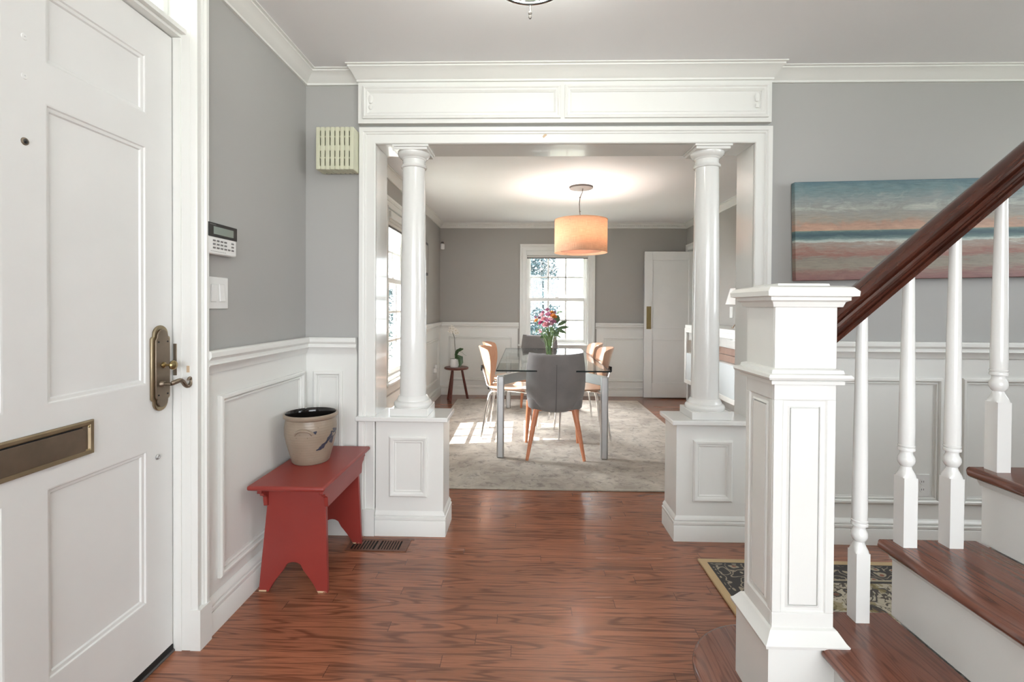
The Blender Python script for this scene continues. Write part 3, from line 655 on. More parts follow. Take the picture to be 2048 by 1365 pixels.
b = MB(); b.box(-w_+.01, w_-.01, -.086, -.079, -h_+.02, h_-.02); b.build('dark_inside', M['voidblack'], t)
# painting
t = thing('beach_painting', 'wide stretched canvas painting of a pink sand beach, teal sea and cloudy sky', 'painting', (1.375, YF-.006, 1.350)); t.rotation_euler = (0, R(-1.3), 0)
MB().box(0, 1.32, -.038, -.004, 0, .500).build('canvas', M['paint'], t, bevel=.003)
# outlets
def outlet(loc, rz, label, plug=False):
    t = thing('power_outlet', label, 'outlet', loc, rz)
    MB().box(-.036, .036, -.006, 0, -.058, .058).build('cover_plate', M['plastic'], t, bevel=.002)
    for z in (-.02, .02):
        b = MB(); b.lathe([(0, 0), (.015, 0), (.014, .002), (0, .002)], seg=20, m=Matrix.Translation((0, -.006, z)) @ Matrix.Rotation(PI/2, 4, 'X')); s_ = b.build('socket', M['plastic'], t)
        for x in (-.005, .005): MB().box(x-.001, x+.001, -.0085, -.0079, z-.004, z+.005).build('slot', M['black'], s_)
    if plug: 
        MB().box(-.03, .03, -.05, -.006, -.01, .05).build('plug_in_unit', M['plastic'], t, bevel=.008)
        MB().lathe([(.012, 0), (.018, .01), (.02, .03), (.012, .045), (.0, .05)], seg=16, m=Matrix.Translation((.0, -.035, .045))).build('cap', M['plastic'], t)
outlet((2.045, YF-.006, .305), 0, 'white power outlet low in the wainscot below the beach painting')
outlet((XL+.006, 6.10, .375), PI/2, 'white outlet with a plug-in unit on the left dining wall behind the stool', True)
# thermostat/switch on dining right wall
t = thing('wall_switch', 'white switch plate on the right dining wall above the sideboard', 'light switch', (XR, 5.16, 1.165), -PI/2)
MB().box(-.036, .036, -.006, 0, -.058, .058).build('cover_plate', M['plastic'], t, bevel=.002)
MB().box(-.016, .016, -.010, -.005, -.033, .033).build('rocker', M['plastic'], t, bevel=.002)
# motion sensor
t = thing('motion_sensor', 'small white motion sensor high in the far left dining corner', 'sensor', (XL+.03, FAR-.03, 2.03), R(45))
MB().box(-.028, .028, -.03, .0, -.045, .035).build('housing', M['plastic'], t, bevel=.012)
MB().lathe([(.0, 0), (.022, .0), (.018, .02), (0, .028)], seg=16, m=Matrix.Translation((0, -.012, .035))).build('bracket', M['bronze'], t)
# dark framed picture on the left dining wall, seen edge on
t = thing('wall_picture', 'thin dark framed picture seen edge-on on the left dining wall', 'picture', (XL, 5.45, 1.76), PI/2)
MB().box(-.22, .22, -.022, 0, -.19, .19).build('frame', M['black'], t, bevel=.002); MB().box(-.19, .19, -.0235, -.021, -.16, .16).build('print', M['wallD'], t)

# ------------------------------------------------------------------ bench, crock, register
t = thing('bench', 'small brick red painted wooden bench with cut-out legs against the left wall', 'bench', (-.965, 2.21, 0))
X0, X1, Y0, Y1, ZT = -.158, .162, -.293, .293, .475
m = MB(); m.box(X0, X1, Y0, Y1, ZT-.020, ZT); m.build('seat_board', M['red'], t, bevel=.009, seg=3)
def endleg(yb, yt):
    m = MB(); n = 14; pts = []
    xb0, xb1 = -.150, .145; tx0, tx1 = -.112, .128
    zt = ZT-.020
    arch = []
    c0, c1 = -.105, .100
    mid = -.003
    for k in range(n+1):
        u = k/n; x = c0+(c1-c0)*u; s_ = (x-mid)/(.5*(c1-c0)); a = abs(s_)
        if a < .38: z = .098+.028*math.sqrt(max(0, 1-(a/.38)**2))
        else: z = .098*max(0, 1-(a-.38)/.62)**.75*.92+.008*(1-a)
        arch.append((x, max(z, 0)))
    poly = [(xb0, 0), (c0-.003, 0)]+arch[1:-1]+[(c1+.003, 0), (xb1, 0), (tx1, zt), (tx0, zt)]
    r0 = []; r1 = []
    for x, z in poly:
        y = yb+(yt-yb)*z/zt; r0.append((x, y-.010, z)); r1.append((x, y+.010, z))
    m.loft([r0, r1], True, True, 0, False)
    return m
for yb, yt in ((-.205, -.190), (.215, .200)): endleg(yb, yt).build('leg', M['red'], t, bevel=.002)
def apron(x):
    h = ZT-.020; e = .26; pts = [(-e, h), (-e, h-.022)]
    for k in range(7): a = PI/2*k/6; pts.append((-e+.020*math.sin(a), h-.022-.016*(1-math.cos(a))))
    pts += [(-e+.034, h-.042), (-e+.044, h-.052), (-e+.046, h-.070), (-e+.05, h-.092)]
    full = pts+[(-y, z) for y, z in pts[::-1]]
    return MB().prism(full, 'X', x-.009, x+.009)
for x in (-.122, .136): apron(x).build('apron', M['red'], t, bevel=.0025)
t = thing('stoneware_crock', 'grey stoneware crock with a blue slip motif and black inside, on the red bench', 'crock', (-1.008, 2.255, .475))
pr = [(0, 0), (.078, 0), (.084, .006), (.090, .03), (.105, .085), (.115, .13), (.1165, .165), (.112, .195), (.110, .205), (.114, .210), (.120, .214), (.122, .222), (.119, .229), (.113, .230)]
MB().lathe(pr, seg=64, cap=False).build('body', M['crock'], t)
MB().lathe([(.113, .230), (.109, .224), (.106, .205), (.112, .165), (.110, .13), (.098, .07), (.08, .012), (0, .010)], seg=64, cap=False).build('black_inside', M['crockin'], t)
for ang in (-82, 98):
    a0 = R(ang); pts = []
    for k in range(13):
        u = -1+k/6; ang_ = a0+u*.33; r = .1185+.010*(1-u*u); pts.append((r*math.cos(ang_), r*math.sin(ang_), .150+.022*(1-u*u)**.7 if abs(u) < 1 else .150))
    MB().tube(pts, [.007, .0065]+[.006]*9+[.0065, .007], 10).build('loop_handle', M['crock'], t)
for (aa, zz, ww, hh, rot) in ((-22, .118, .020, .010, .5), (-12, .105, .014, .014, .8), (-8, .135, .013, .022, 1.2), (-32, .100, .020, .006, .4), (-38, .086, .016, .009, .3), (-46, .076, .014, .006, .2), (-2, .150, .010, .02, 1.3), (-18, .135, .016, .006, .9), (-57, .158, .007, .007, 0)):
    vs = []; n = 14; m = MB()
    r0 = .1155
    for k in range(n):
        an = 2*PI*k/n; rr = 1+.25*math.sin(3*an+aa); u = ww*math.cos(an)*rr; v = hh*math.sin(an)*rr; uu = u*math.cos(rot)-v*math.sin(rot); v2 = u*math.sin(rot)+v*math.cos(rot)
        z = zz+v2; 
        for i in range(len(pr)-1):
            if pr[i][1] <= z <= pr[i+1][1] and pr[i+1][1] > pr[i][1]: r0 = pr[i][0]+(pr[i+1][0]-pr[i][0])*(z-pr[i][1])/(pr[i+1][1]-pr[i][1])
        an2 = R(aa)+uu/.115; vs.append(((r0+.0006)*math.cos(an2), (r0+.0006)*math.sin(an2), z))
    cx = sum(p[0] for p in vs)/n*1.004; cy = sum(p[1] for p in vs)/n*1.004; cz = sum(p[2] for p in vs)/n
    m.add(vs+[(cx, cy, cz)], [(k, (k+1) % n, n) for k in range(n)], smooth=True)
    m.build('slip_motif', M['cobalt'], t)
t = thing('floor_register', 'brown wooden floor register with two rows of dark slots beside the red bench leg', 'vent', (-.735, 2.405, 0))
m = MB(); L0, L1, q0, q1 = -.145, .160, -.060, .056
m.box(L0, L1, q0, q0+.014, 0, .004); m.box(L0, L1, q1-.012, q1, 0, .004); m.box(L0, L0+.02, q0+.014, q1-.012, 0, .004); m.box(L1-.04, L1, q0+.014, q1-.012, 0, .004); m.box(-.004, .012, q0+.014, q1-.012, 0, .004)
m.box(-.16+.0, .175, q1, q1+.01, 0, .0015); m.build('frame', M['ventwood'], t, bevel=.001)
MB().box(L0+.01, L1-.01, q0+.01, q1-.008, .0002, .0008).build('duct', M['voidblack'], t)
for a, b in ((L0+.02, -.004), (.012, L1-.04)):
    n = 8
    for k in range(1, n):
        x = a+(b-a)*k/n; MB().box(x-.0035, x+.0035, q0+.014, q1-.012, .0005, .0035).build('slat', M['ventwood'], t)

# ------------------------------------------------------------------ stairs
Z = [0, .180, .380, .582, .784, .986, 1.188, 1.39, 1.592]
NX = [0, .490, .732, .965, 1.199, 1.433, 1.667, 1.90, 2.134]
YS0, YS1 = .26, 1.345
st = thing('staircase', 'staircase of dark oak treads and white risers climbing to the right', 'stairs', (.49, 1.0, 0)); off = Matrix.Translation(-Vector(st.location))
def noseprof(x, z, L, th=.028):
    pts = []
    for k in range(9): a = PI/2+PI*k/8; pts.append((x+th/2+th/2*math.cos(a), z-th/2+th/2*math.sin(a)))
    return pts+[(x+L, z-th), (x+L, z)]
for i in range(2, 9):
    x, z = NX[i], Z[i]; L = .262
    m = MB(); m.prism([(px, pz) for px, pz in noseprof(x, z, L)], 'Y', YS0, YS1-.012, m=off)
    # rounded return nosing at the open end
    pr_ = [(YS1-.014, z)]+[(YS1-.014+.014*math.cos(a), z-.014+.014*math.sin(a)) for a in [PI/2-PI*k/8 for k in range(1, 9)]]
    m.prism(pr_+[(YS1-.014, z-.028)], 'X', x+.010, x+L, m=off)
    if i == 2:
        m = MB(); m.prism(noseprof(x, z, L), 'Y', YS0, 1.19, m=off); m.box(.800, x+L, 1.19, YS1-.012, z-.028, z, m=off); m.prism(pr_+[(YS1-.014, z-.028)], 'X', .80, x+L, m=off)
    m.build('tread', M['tread'], st)
    m = MB(); m.box(x+.034, x+.052, YS0, YS1-.020, Z[i-1], z-.028, m=off); m.build('riser', M['white'], st, bevel=.001)
    m = MB(); m.mould([(x+.034, YS1-.018, z-.028), (x+.034, YS0, z-.028)] , (0, 0, 1), [(0, 0), (0, -.020), (-.004, -.020), (-.010, -.008), (-.014, 0)], m=off)
    if i > 2: m.mould([(x+.30, YS1-.020, z-.028), (x+.034, YS1-.020, z-.028)], (0, 0, 1), [(0, 0), (0, -.020), (-.004, -.020), (-.008, -.008), (-.011, 0)], m=off)
    m.build('cove_moulding', M['white'], st)
m = MB()
for i in range(1, 9): m.box((NX[i]+.052) if i > 1 else .62, 3.0 if i == 8 else NX[i]+.30, YS0+.002, YS1-.030, 0 if i == 1 else Z[i-1]-.03, Z[i]-.028, m=off)
m.build('stringer', M['white'], st)
# bullnose bottom step
bx, by, br = .725, 1.355, .235
def bull(r, front, back):
    pts = [(front, YS0), (front, by)] if False else []
    pts = [(.96, YS0), (.96, by+r*.98)]
    for k in range(17): a = PI/2+PI/2*k/16; pts.append((bx+r*math.cos(a), by+r*math.sin(a)))
    pts.append((bx-r, YS0)); return pts
m = MB(); pr_ = bull(br, 0, 0); th = .028
rings = []
for k in range(7):
    a = -PI/2+PI*k/6; o_ = -.014+.014*math.cos(a); rings.append([(x, y, Z[1]-.014+.014*math.sin(a)) for x, y in bull(br+o_, 0, 0)])
m.loft(rings, True, True, 0, False, m=off); m.build('bullnose_tread', M['tread'], st, angle=50)
m = MB(); m.prism(bull(br-.03, 0, 0), 'Z', 0, Z[1]-.028, m=off); m.build('bullnose_riser', M['white'], st, angle=50)

# newel
nx0, nx1, ny0, ny1 = .620, .772, 1.210, 1.362
cx, cy_ = (nx0+nx1)/2, (ny0+ny1)/2
t = thing('newel_post', 'square white panelled newel post with moulded cap at the foot of the stairs', 'newel post', (cx, cy_, Z[1]))
hw = .076; z_ = lambda z: z-Z[1]
m = MB(); m.box(-hw+.006, hw-.006, -hw+.006, hw-.006, z_(.38), z_(1.235))
for s_ in (-1, 1):
    for a in (0, 1):
        def bb(u0, u1, z0, z1, d0, d1):
            if a == 0: m.box(u0, u1, s_*d0, s_*d1, z_(z0), z_(z1))
            else: m.box(s_*d0, s_*d1, u0, u1, z_(z0), z_(z1))
        w_ = hw-.0005 if a == 0 else hw-.0062
        bb(-w_, w_, .38, .452, hw-.0062, hw); bb(-w_, w_, .983, 1.235, hw-.0062, hw); bb(-w_, -.054, .452, .983, hw-.0062, hw); bb(.054, w_, .452, .983, hw-.0062, hw)
m.build('shaft', M['white'], t, bevel=.0015)
m = MB()
for ang in range(4):
    Rm = Matrix.Rotation(ang*PI/2, 4, 'Z')
    m.mould([(-.054, -hw, z_(.452)), (.054, -hw, z_(.452)), (.054, -hw, z_(.983)), (-.054, -hw, z_(.983))], (0, -1, 0), [(0, -.006), (0, -.001), (.003, -.0045), (.012, -.0045), (.017, .000), (.018, -.006)], True, m=Rm)
    m.box(-.034, .034, -hw+.0005, -hw+.006, z_(.472), z_(.963), m=Rm)
m.build('panel', M['white'], t, bevel=.001)
def sqprof(prof): 
    m = MB(); rings = []
    for r, z in prof: rings.append([(-r, -r, z_(z)), (r, -r, z_(z)), (r, r, z_(z)), (-r, r, z_(z))])
    return m.loft(rings, True, True, 0, False)
sqprof([(hw, 1.022), (hw+.012, 1.023), (hw+.013, 1.031), (hw+.010, 1.033), (hw+.022, 1.035), (hw+.026, 1.041), (hw+.022, 1.048), (hw+.012, 1.050), (hw+.010, 1.058), (hw, 1.062)]).build('band_moulding', M['white'], t, angle=25)
sqprof([(hw-.01, 1.212), (hw+.008, 1.214), (hw+.012, 1.226), (hw+.020, 1.230), (hw+.020, 1.238), (hw+.032, 1.240), (hw+.033, 1.252), (hw+.024, 1.262), (hw+.008, 1.266), (hw-.012, 1.267), (hw-.013, 1.272), (hw-.02, 1.273)]).build('cap', M['white'], t, angle=25)
sqprof([(hw+.014, Z[1]), (hw+.014, .374), (hw+.024, .376), (hw+.026, .384), (hw+.020, .390), (hw+.006, .412), (hw-.005, .418)]).build('base', M['white'], t, angle=25)
# handrail
YH = 1.300; sl = .878
P0 = (.772, 1.127+sl*(.772-.824)); P1 = (2.3, 1.127+sl*(2.3-.824))
_h = [(.019, 0), (.020, .014), (.013, .018), (.013, .024), (.019, .031), (.028, .036), (.030, .044), (.028, .051), (.021, .055), (.022, .059), (.031, .064), (.032, .072), (.028, .082), (.018, .091), (.007, .096)]
hp_ = _h+[(-a_, b_) for a_, b_ in _h[::-1]]
t = thing('handrail', 'dark brown moulded wooden handrail rising from the newel cap', 'handrail', (P0[0], YH, P0[1]))
m = MB(); m.loft([[(x-P0[0], a, z-P0[1]+b*1.06) for a, b in hp_] for x, z in (P0, P1)], True, True, 0, True); o = m.build('rail', M['rail'], t, angle=28)
# balusters
def bal(x, zb, label):
    top = 1.127+sl*(x-.824)+.006; H = top-zb; t = thing('baluster', label, 'baluster', (x, 1.305, zb), 0, 'white turned stair balusters')
    s_ = .0178; m = MB(); m.loft([[(-s_, -s_, 0), (s_, -s_, 0), (s_, s_, 0), (-s_, s_, 0)], [(-s_, -s_, .183), (s_, -s_, .183), (s_, s_, .183), (-s_, s_, .183)]], True, True, 0, False)
    n = 24; rings = []
    for z, r, q in ((.183, s_, 0), (.190, .0172, .35), (.198, .0150, .8), (.206, .0128, 1), (.211, .0122, 1)):
        ring = []
        for k in range(n):
            a = 2*PI*(k+.5)/n; sq = s_/max(abs(math.cos(a)), abs(math.sin(a))) if q < 1 else r
            rr = sq*(1-q)+r*q if q < 1 else r
            ring.append((rr*math.cos(a), rr*math.sin(a), z))
        rings.append(ring)
    m.loft(rings, False, True, 0, True); m.build('square_base', M['white2'], t)
    pr2 = [(.0122, .211), (.0145, .214), (.0185, .221), (.0196, .228), (.0185, .236), (.0148, .243), (.0138, .248), (.0145, .252), (.0190, .2535), (.0196, .257), (.0190, .260), (.0170, .2615), (.0190, .264), (.0192, .267), (.0175, .2685), (.0180, .272), (.0182, .30)]
    L = H-.30
    for k in range(1, 9): u = k/8; pr2.append((.0182-(.0182-(.0125 if H > .7 else .0125))*u**1.1, .30+L*u))
    MB().lathe(pr2, seg=28).build('turned_shaft', M['white2'], t)
for x, i, lab in ((.897, 2, 'white turned baluster on the lowest visible tread, first from the newel'), (1.017, 3, 'white turned baluster, second from the newel, at the front of the middle tread'), (1.136, 3, 'white turned baluster, third from the newel, at the back of the middle tread'), (1.253, 4, 'white turned baluster, fourth from the newel, on the highest visible tread')):
    bal(x, Z[i], lab)

# ------------------------------------------------------------------ rugs
t = thing('dining_rug', 'large faded beige grey wool rug under the glass dining table', 'rug', (.300, 4.705, 0))
MB().box(-1.16, 1.16, -1.535, 1.535, 0, .009).build('pile', M['rugD'], t, bevel=.003)
t = thing('hall_rug', 'floral brown and beige rug with a tan bound edge behind the stairs', 'rug', (1.735, 1.965, 0))
MB().box(-.90, .90, -.355, .355, 0, .010).build('pile', M['rugH'], t, bevel=.003)

# ------------------------------------------------------------------ dining table
t = thing('dining_table', 'glass topped dining table with brushed aluminium legs on the beige rug', 'table', (.225, 4.75, .009))
gx, gz = .440, .711
m = MB(); m.box(-gx+.002, gx-.002, -1.033+.002, .943-.002, gz-.0105, gz, 0); m.build('glass_top', M['tglass'], t)
m = MB(); e = .0022
m.box(-gx, gx, -1.033-e, -1.033+.0005, gz-.011, gz); m.box(-gx, gx, .943, .943+e, gz-.011, gz); m.box(-gx-e, -gx, -1.033, .943, gz-.011, gz); m.box(gx, gx+e, -1.033, .943, gz-.011, gz)
m.build('glass_edge', M['gedge'], t)
lx, ly0, ly1 = .410, -.925, .955
beam = MB()
for sx in (-1, 1):
    for ly in (ly0, ly1):
        sy = 1 if ly < 0 else -1
        m = MB(); m.box(sx*lx-.029, sx*lx+.029, ly-.029, ly+.029, 0, .655); m.build('leg', M['alu'], t, bevel=.012, seg=3)
        # arm rising from the leg head toward the spine
        a0 = Vector((sx*lx, ly, .0)); a1 = Vector((sx*.03, ly+sy*.44, 0)); dirv = (a1-a0).normalized(); nn = Vector((-dirv.y, dirv.x, 0))*.016
        beam.loft([[tuple(a0+nn+Vector((0, 0, .578))), tuple(a0-nn+Vector((0, 0, .578))), tuple(a0-nn+Vector((0, 0, .655))), tuple(a0+nn+Vector((0, 0, .655)))], [tuple(a1+nn+Vector((0, 0, .605))), tuple(a1-nn+Vector((0, 0, .605))), tuple(a1-nn+Vector((0, 0, .680))), tuple(a1+nn+Vector((0, 0, .680)))]], True, True, 0, False)
        kp = a0.lerp(a1, .42); MB().lathe([(.009, .660), (.009, .680), (.013, .684), (.013, gz-.011)], (kp.x, kp.y, 0), 20).build('glass_support', M['chrome'], t)
beam.box(-.03, .03, ly0+.42, ly1-.42, .625, .680)
beam.build('frame', M['alu'], t, bevel=.003)

# ------------------------------------------------------------------ chairs
def grey_chair(label, loc, rz):
    t = thing('upholstered_chair', label, 'chair', loc, rz, 'grey upholstered dining chairs')
    m = MB(); nu, nv = 20, 22; th = .045
    out = []; inn = []
    for j in range(nv+1):
        v = j/nv; z = .375+.470*v; ro = []; ri = []
        # half width: rounded lower corners, slightly wider at mid height
        wmax = .213+.022*math.sin(PI*min(1, v*1.0)); 
        if v < .14: wmax *= (1-(1-v/.14)**2.2*.26)
        lean = -.245-.075*v-.02*math.sin(PI*v)
        for i in range(nu+1):
            u = -1+2*i/nu; x = wmax*math.sin(u*PI/2)*1.0 if False else wmax*u
            wrap = .075*abs(u)**2.5+(.10*abs(u)**3*(1-v)**2)
            zz = z - (.012*(1-u*u) if j == nv else .012*(1-u*u)*v**3)
            edge = (1-abs(u)**8)**.5 if abs(u) < 1 else 0
            vt = (1-max(0, (v-.9)/.1)**3*.8)*(1-max(0, (.08-v)/.08)**2*.7)
            ro.append((x, lean+wrap+ (th*.5-th*.5*edge*vt), zz)); ri.append((x*.985, lean+wrap+(th*.5+th*.5*edge*vt), zz))
        out.append(ro); inn.append(ri)
    rings = [out[j]+inn[j][::-1] for j in range(nv+1)]
    m.loft(rings, True, True, 0, True); o = m.build('backrest', M['fab'], t, angle=60)
    s = MB(); s.tube([(0, -.247-.075*v-.02*math.sin(PI*v)-.0008, .375+.45*v) for v in [k/14 for k in range(0, 13)]], .0016, 6); s.build('seam', M['seam'], o)
    m = MB(); rings = []
    for z, k in ((.385, .90), (.40, .98), (.44, 1.0), (.465, 1.0), (.482, .97), (.488, .90)):
        ring = []
        for i in range(40):
            a = 2*PI*i/40; c_, s_ = math.cos(a), math.sin(a); p = .35
            x = .222*k*math.copysign(abs(c_)**p, c_); y = .02+.235*k*math.copysign(abs(s_)**p, s_); ring.append((x, y, z))
        rings.append(ring)
    m.loft(rings, True, True, 0, True); m.build('seat', M['fab'], t, angle=60)
    for sx in (-1, 1):
        for (tx, ty, bx_, by_) in ((.150, -.175, .224, -.243), (.205, .200, .227, .262)):
            MB().tube([(sx*tx, ty, .388), (sx*(tx+bx_)/2, (ty+by_)/2, .2), (sx*bx_, by_, 0)], [.024, .0185, .012], 14).build('leg', M['legwood'], t)
    MB().box(-.15, .15, -.17, -.15, .372, .392).build('seat_rail', M['legwood'], t, bevel=.004); MB().box(-.19, .19, .185, .205, .372, .392).build('seat_rail', M['legwood'], t, bevel=.004)
    return t
grey_chair('grey upholstered chair at the near end of the table, its back to us', (.250, 4.000, .009), 0)
grey_chair('grey upholstered chair at the far table end, in front of the window', (.195, 5.965, .009), PI)
def beech_chair():
    t = thing('beech_chair', 'x', 'chair', (0, 0, 0), 0, 'bent beech chairs on chrome legs along the table sides')
    m = MB(); rings = []; n = 48
    for z, k in ((0, .97), (.004, 1), (.009, 1), (.012, .97)):
        ring = []
        for i in range(n):
            a = 2*PI*i/n; c_, s_ = math.cos(a), math.sin(a); p = .62
            x = .205*math.copysign(abs(c_)**p, c_); y = .20*math.copysign(abs(s_)**p, s_)
            x *= k*(1+.06*(y/.2)); y *= k; ring.append((x, y+.01, .440+z+.012*abs(x/.2)**2+.010*abs(y/.2)**2-(.03*max(0, (y-.12)/.08)**2)))
        rings.append(ring)
    m.loft(rings, True, True, 0, True); m.build('seat', M['beech'], t)
    # petal shaped back shell
    m = MB(); nv, nu = 16, 14; rings = []; Rr = .19
    prof = [(.420, .035), (.46, .070), (.52, .118), (.58, .158), (.64, .188), (.70, .207), (.75, .216), (.785, .217), (.805, .205), (.818, .165), (.826, .10), (.829, .03)]
    for z, w_ in prof:
        a, b = [], []
        lean = -.185-.115*((z-.42)/.41)**1.0
        for i in range(nu+1):
            u = -1+2*i/nu; th_ = u*w_/Rr; x = Rr*math.sin(th_); y = lean+Rr*(1-math.cos(th_)); a.append((x, y, z)); x2 = (Rr-.010)*math.sin(th_); y2 = lean+Rr-(Rr-.010)*math.cos(th_); b.append((x2, y2, z))
        rings.append(a+b[::-1])
    m.loft(rings, True, True, 0, True); m.build('backrest', M['beech'], t, angle=50)
    for s_ in (-1, 1):
        MB().tube([(s_*.205, .235, 0), (s_*.190, .215, .30), (s_*.185, .205, .405), (s_*.178, .185, .425), (s_*.165, .12, .432), (s_*.13, .0, .432), (s_*.06, -.03, .430)], .0095, 10).build('leg', M['chrome'], t)
        MB().tube([(s_*.210, -.235, 0), (s_*.190, -.190, .30), (s_*.180, -.165, .405), (s_*.172, -.15, .425), (s_*.15, -.11, .432), (s_*.10, -.03, .432), (s_*.03, .0, .430)], .0095, 10).build('leg', M['chrome'], t)
        MB().tube([(s_*.06, .02, .428), (s_*.055, -.13, .425), (s_*.05, -.185, .435), (s_*.045, -.215, .47), (s_*.04, -.240, .56), (s_*.04, -.262, .63)], .008, 10).build('back_support', M['chrome'], t)
    MB().box(-.05, .05, -.205, -.185, .425, .445).build('bracket', M['black'], t, bevel=.003)
    MB().box(-.055, .055, -.272, -.254, .60, .65).build('back_bracket', M['black'], t, bevel=.003)
    return t
bc = beech_chair()
spots = [(-.13, 4.535, -PI/2-R(6), 'beech shell chair on chrome legs, left side of the table, nearer the camera'), (-.145, 5.11, -PI/2-R(3), 'beech shell chair on chrome legs, left side of the table, nearer the far wall'),
         (.54, 4.53, PI/2+R(2), 'beech shell chair on chrome legs, right side of the table, nearer the camera'), (.52, 5.03, PI/2+R(4), 'beech shell chair on chrome legs, right side of the table, nearer the far wall')]
for i, (x, y, rz, lab) in enumerate(spots):
    o = bc if i == 0 else copy_tree(bc)
    o.location = (x, y, .009); o.rotation_euler = (0, 0, rz); o['label'] = lab

# ------------------------------------------------------------------ vase and bouquet
vx, vy, vz = .243, 4.70, .720
t = thing('glass_vase', 'flared clear glass vase of flowers standing on the glass table', 'vase', (vx, vy, vz))
vp = [(0, 0), (.038, 0), (.040, .004), (.036, .02), (.034, .05), (.040, .10), (.052, .16), (.066, .205), (.064, .206), (.050, .16), (.038, .10), (.032, .05), (.033, .022), (0, .018)]
MB().lathe(vp, seg=40, cap=False).build('body', M['vglass'], t)
MB().lathe([(0, .019), (.032, .023), (.031, .05), (.036, .095), (.0, .095)], seg=24, cap=False).build('water', M['vglass'], t)
bq = thing('bouquet', 'mixed bouquet of pink, mauve and orange flowers with green leaves in the glass vase', 'bouquet', (vx, vy, vz))
rnd = random.Random(5)
def blossom(r, layers=4, pet=6, seed=0):
    m = MB(); rg = random.Random(seed)
    for L in range(layers):
        u = L/(layers-1); rr = r*(.35+.65*u); h = r*(.75-.65*u)
        for p in range(pet):
            a = 2*PI*(p+.5*L)/pet+rg.uniform(-.15, .15); ca, sa = math.cos(a), math.sin(a); vs = []
            W_ = rr*.62
            for (f, w_, hh) in ((.15, .4, -.25*r), (.6, 1.0, h*.6), (1.0, .9, h+.12*r), (1.12, .3, h+.08*r)):
                for s_ in (-1, 0, 1): vs.append((ca*rr*f-sa*W_*w_*s_, sa*rr*f+ca*W_*w_*s_, hh+(.10*r if s_ else 0)))
            fs = []
            for k in range(3):
                for q in range(2): i = k*3+q; fs.append((i, i+1, i+4, i+3))
            m.add(vs, fs, 0, True)
    m.lathe([(0, -.3*r), (.3*r, -.2*r), (.35*r, .3*r), (.15*r, .6*r), (0, .65*r)], seg=10)
    return m
# bouquet pixels -> local positions (x right, z up) measured around the vase
fl = [('rose', -.035, .315, -.09, .036, 'pink'), ('rose', -.055, .37, -.06, .030, 'pink'), ('lily', -.075, .405, -.01, .028, 'pinkp'), ('lily', -.01, .41, -.04, .034, 'mauve'), ('lily', -.02, .36, -.09, .028, 'mauve'), ('marigold', .035, .395, -.07, .032, 'orange'),
      ('marigold', .02, .43, -.02, .026, 'orange'), ('carnation', -.085, .335, -.06, .024, 'magenta'), ('marigold', -.125, .355, -.03, .022, 'orange'), ('rose', .012, .325, -.09, .024, 'pinkp'), ('carnation', .030, .35, -.10, .028, 'mauve'), ('carnation', -.02, .455, .0, .026, 'mauve'),
      ('carnation', -.06, .43, .02, .024, 'mauve'), ('lily', -.095, .38, .02, .024, 'mauve'), ('rosebud', -.085, .245, -.06, .016, 'pinkp'), ('rosebud', -.092, .265, -.05, .013, 'pink'), ('carnation', .05, .43, .03, .024, 'mauve'), ('lily', .005, .375, -.10, .022, 'pinkp'), ('carnation', -.13, .385, .0, .016, 'mauve')]
for k, (nm, x, z, y, r, mt) in enumerate(fl):
    d = Vector((x*1.1, y-.02, .16)).normalized(); q = d.to_track_quat('Z', 'Y').to_matrix().to_4x4()
    lay, pet = {'rose': (5, 6), 'lily': (3, 6), 'marigold': (4, 9), 'carnation': (4, 8), 'rosebud': (3, 4)}[nm]
    b = blossom(r, lay, pet, k); b.v = [tuple(Matrix.Translation((x, y, z)) @ q @ Vector(p)) for p in b.v]; b.build(nm, M[mt], bq, recalc=False)
    ex, ey = rnd.uniform(-.022, .022), rnd.uniform(-.022, .022)
    MB().tube([(ex, ey, .025), (x*.25+ex*.3, y*.25, .15), (x*.6, y*.6, .22), (x, y, z-.01)], .0022, 6).build('stem', M['stem'], bq)
m = MB()
for k in range(22):
    a = rnd.uniform(0, 2*PI); l = rnd.uniform(.06, .12); bz = rnd.uniform(.12, .24); rr = rnd.uniform(.1, .8)*.045; dx_, dy_ = math.cos(a), math.sin(a)
    pts = [(dx_*rr*(1-0)+dx_*l*f*.7, dy_*rr+dy_*l*f*.7, bz+l*f*.75-.02*f*f) for f in (0, .3, .6, 1)]
    m.ribbon(pts, [.002, .012, .014, .001], (dx_*-.3, dy_*-.3, 1))
m.build('small_leaves', M['leafb'], bq)['kind'] = 'stuff'
for k, (x, z, dx_, dz_, l, w_, mt) in enumerate(((.055, .33, .25, .95, .11, .034, 'leafb'), (.075, .31, .8, .55, .115, .020, 'leafb'), (.07, .28, .95, .30, .125, .018, 'leafb'), (.065, .27, .9, -.12, .105, .018, 'leafb'), (.05, .25, .35, -.35, .07, .034, 'leafb'), (.03, .26, .1, .5, .08, .038, 'leafb'), (.07, .42, .5, .8, .06, .014, 'leafp'), (.085, .44, .8, .4, .05, .012, 'leafp'), (-.11, .28, -.5, -.4, .05, .012, 'leafp'), (.06, .22, .8, -.2, .07, .008, 'leafp'), (-.06, .2, -.6, .2, .05, .014, 'leafb'))):
    pts = [(x+dx_*l*f, -.05-.02*f, z+dz_*l*f-.02*f*f) for f in (0, .25, .5, .75, 1)]
    MB().ribbon(pts, [.003, w_*.8, w_, w_*.7, .001], (0, -1, .35), .12).build('leaf', M[mt], bq)
    MB().tube([(0.01, 0, .03), (x*.3, -.02, .17), (x, -.05, z)], .0018, 6).build('stem', M['stem'], bq)

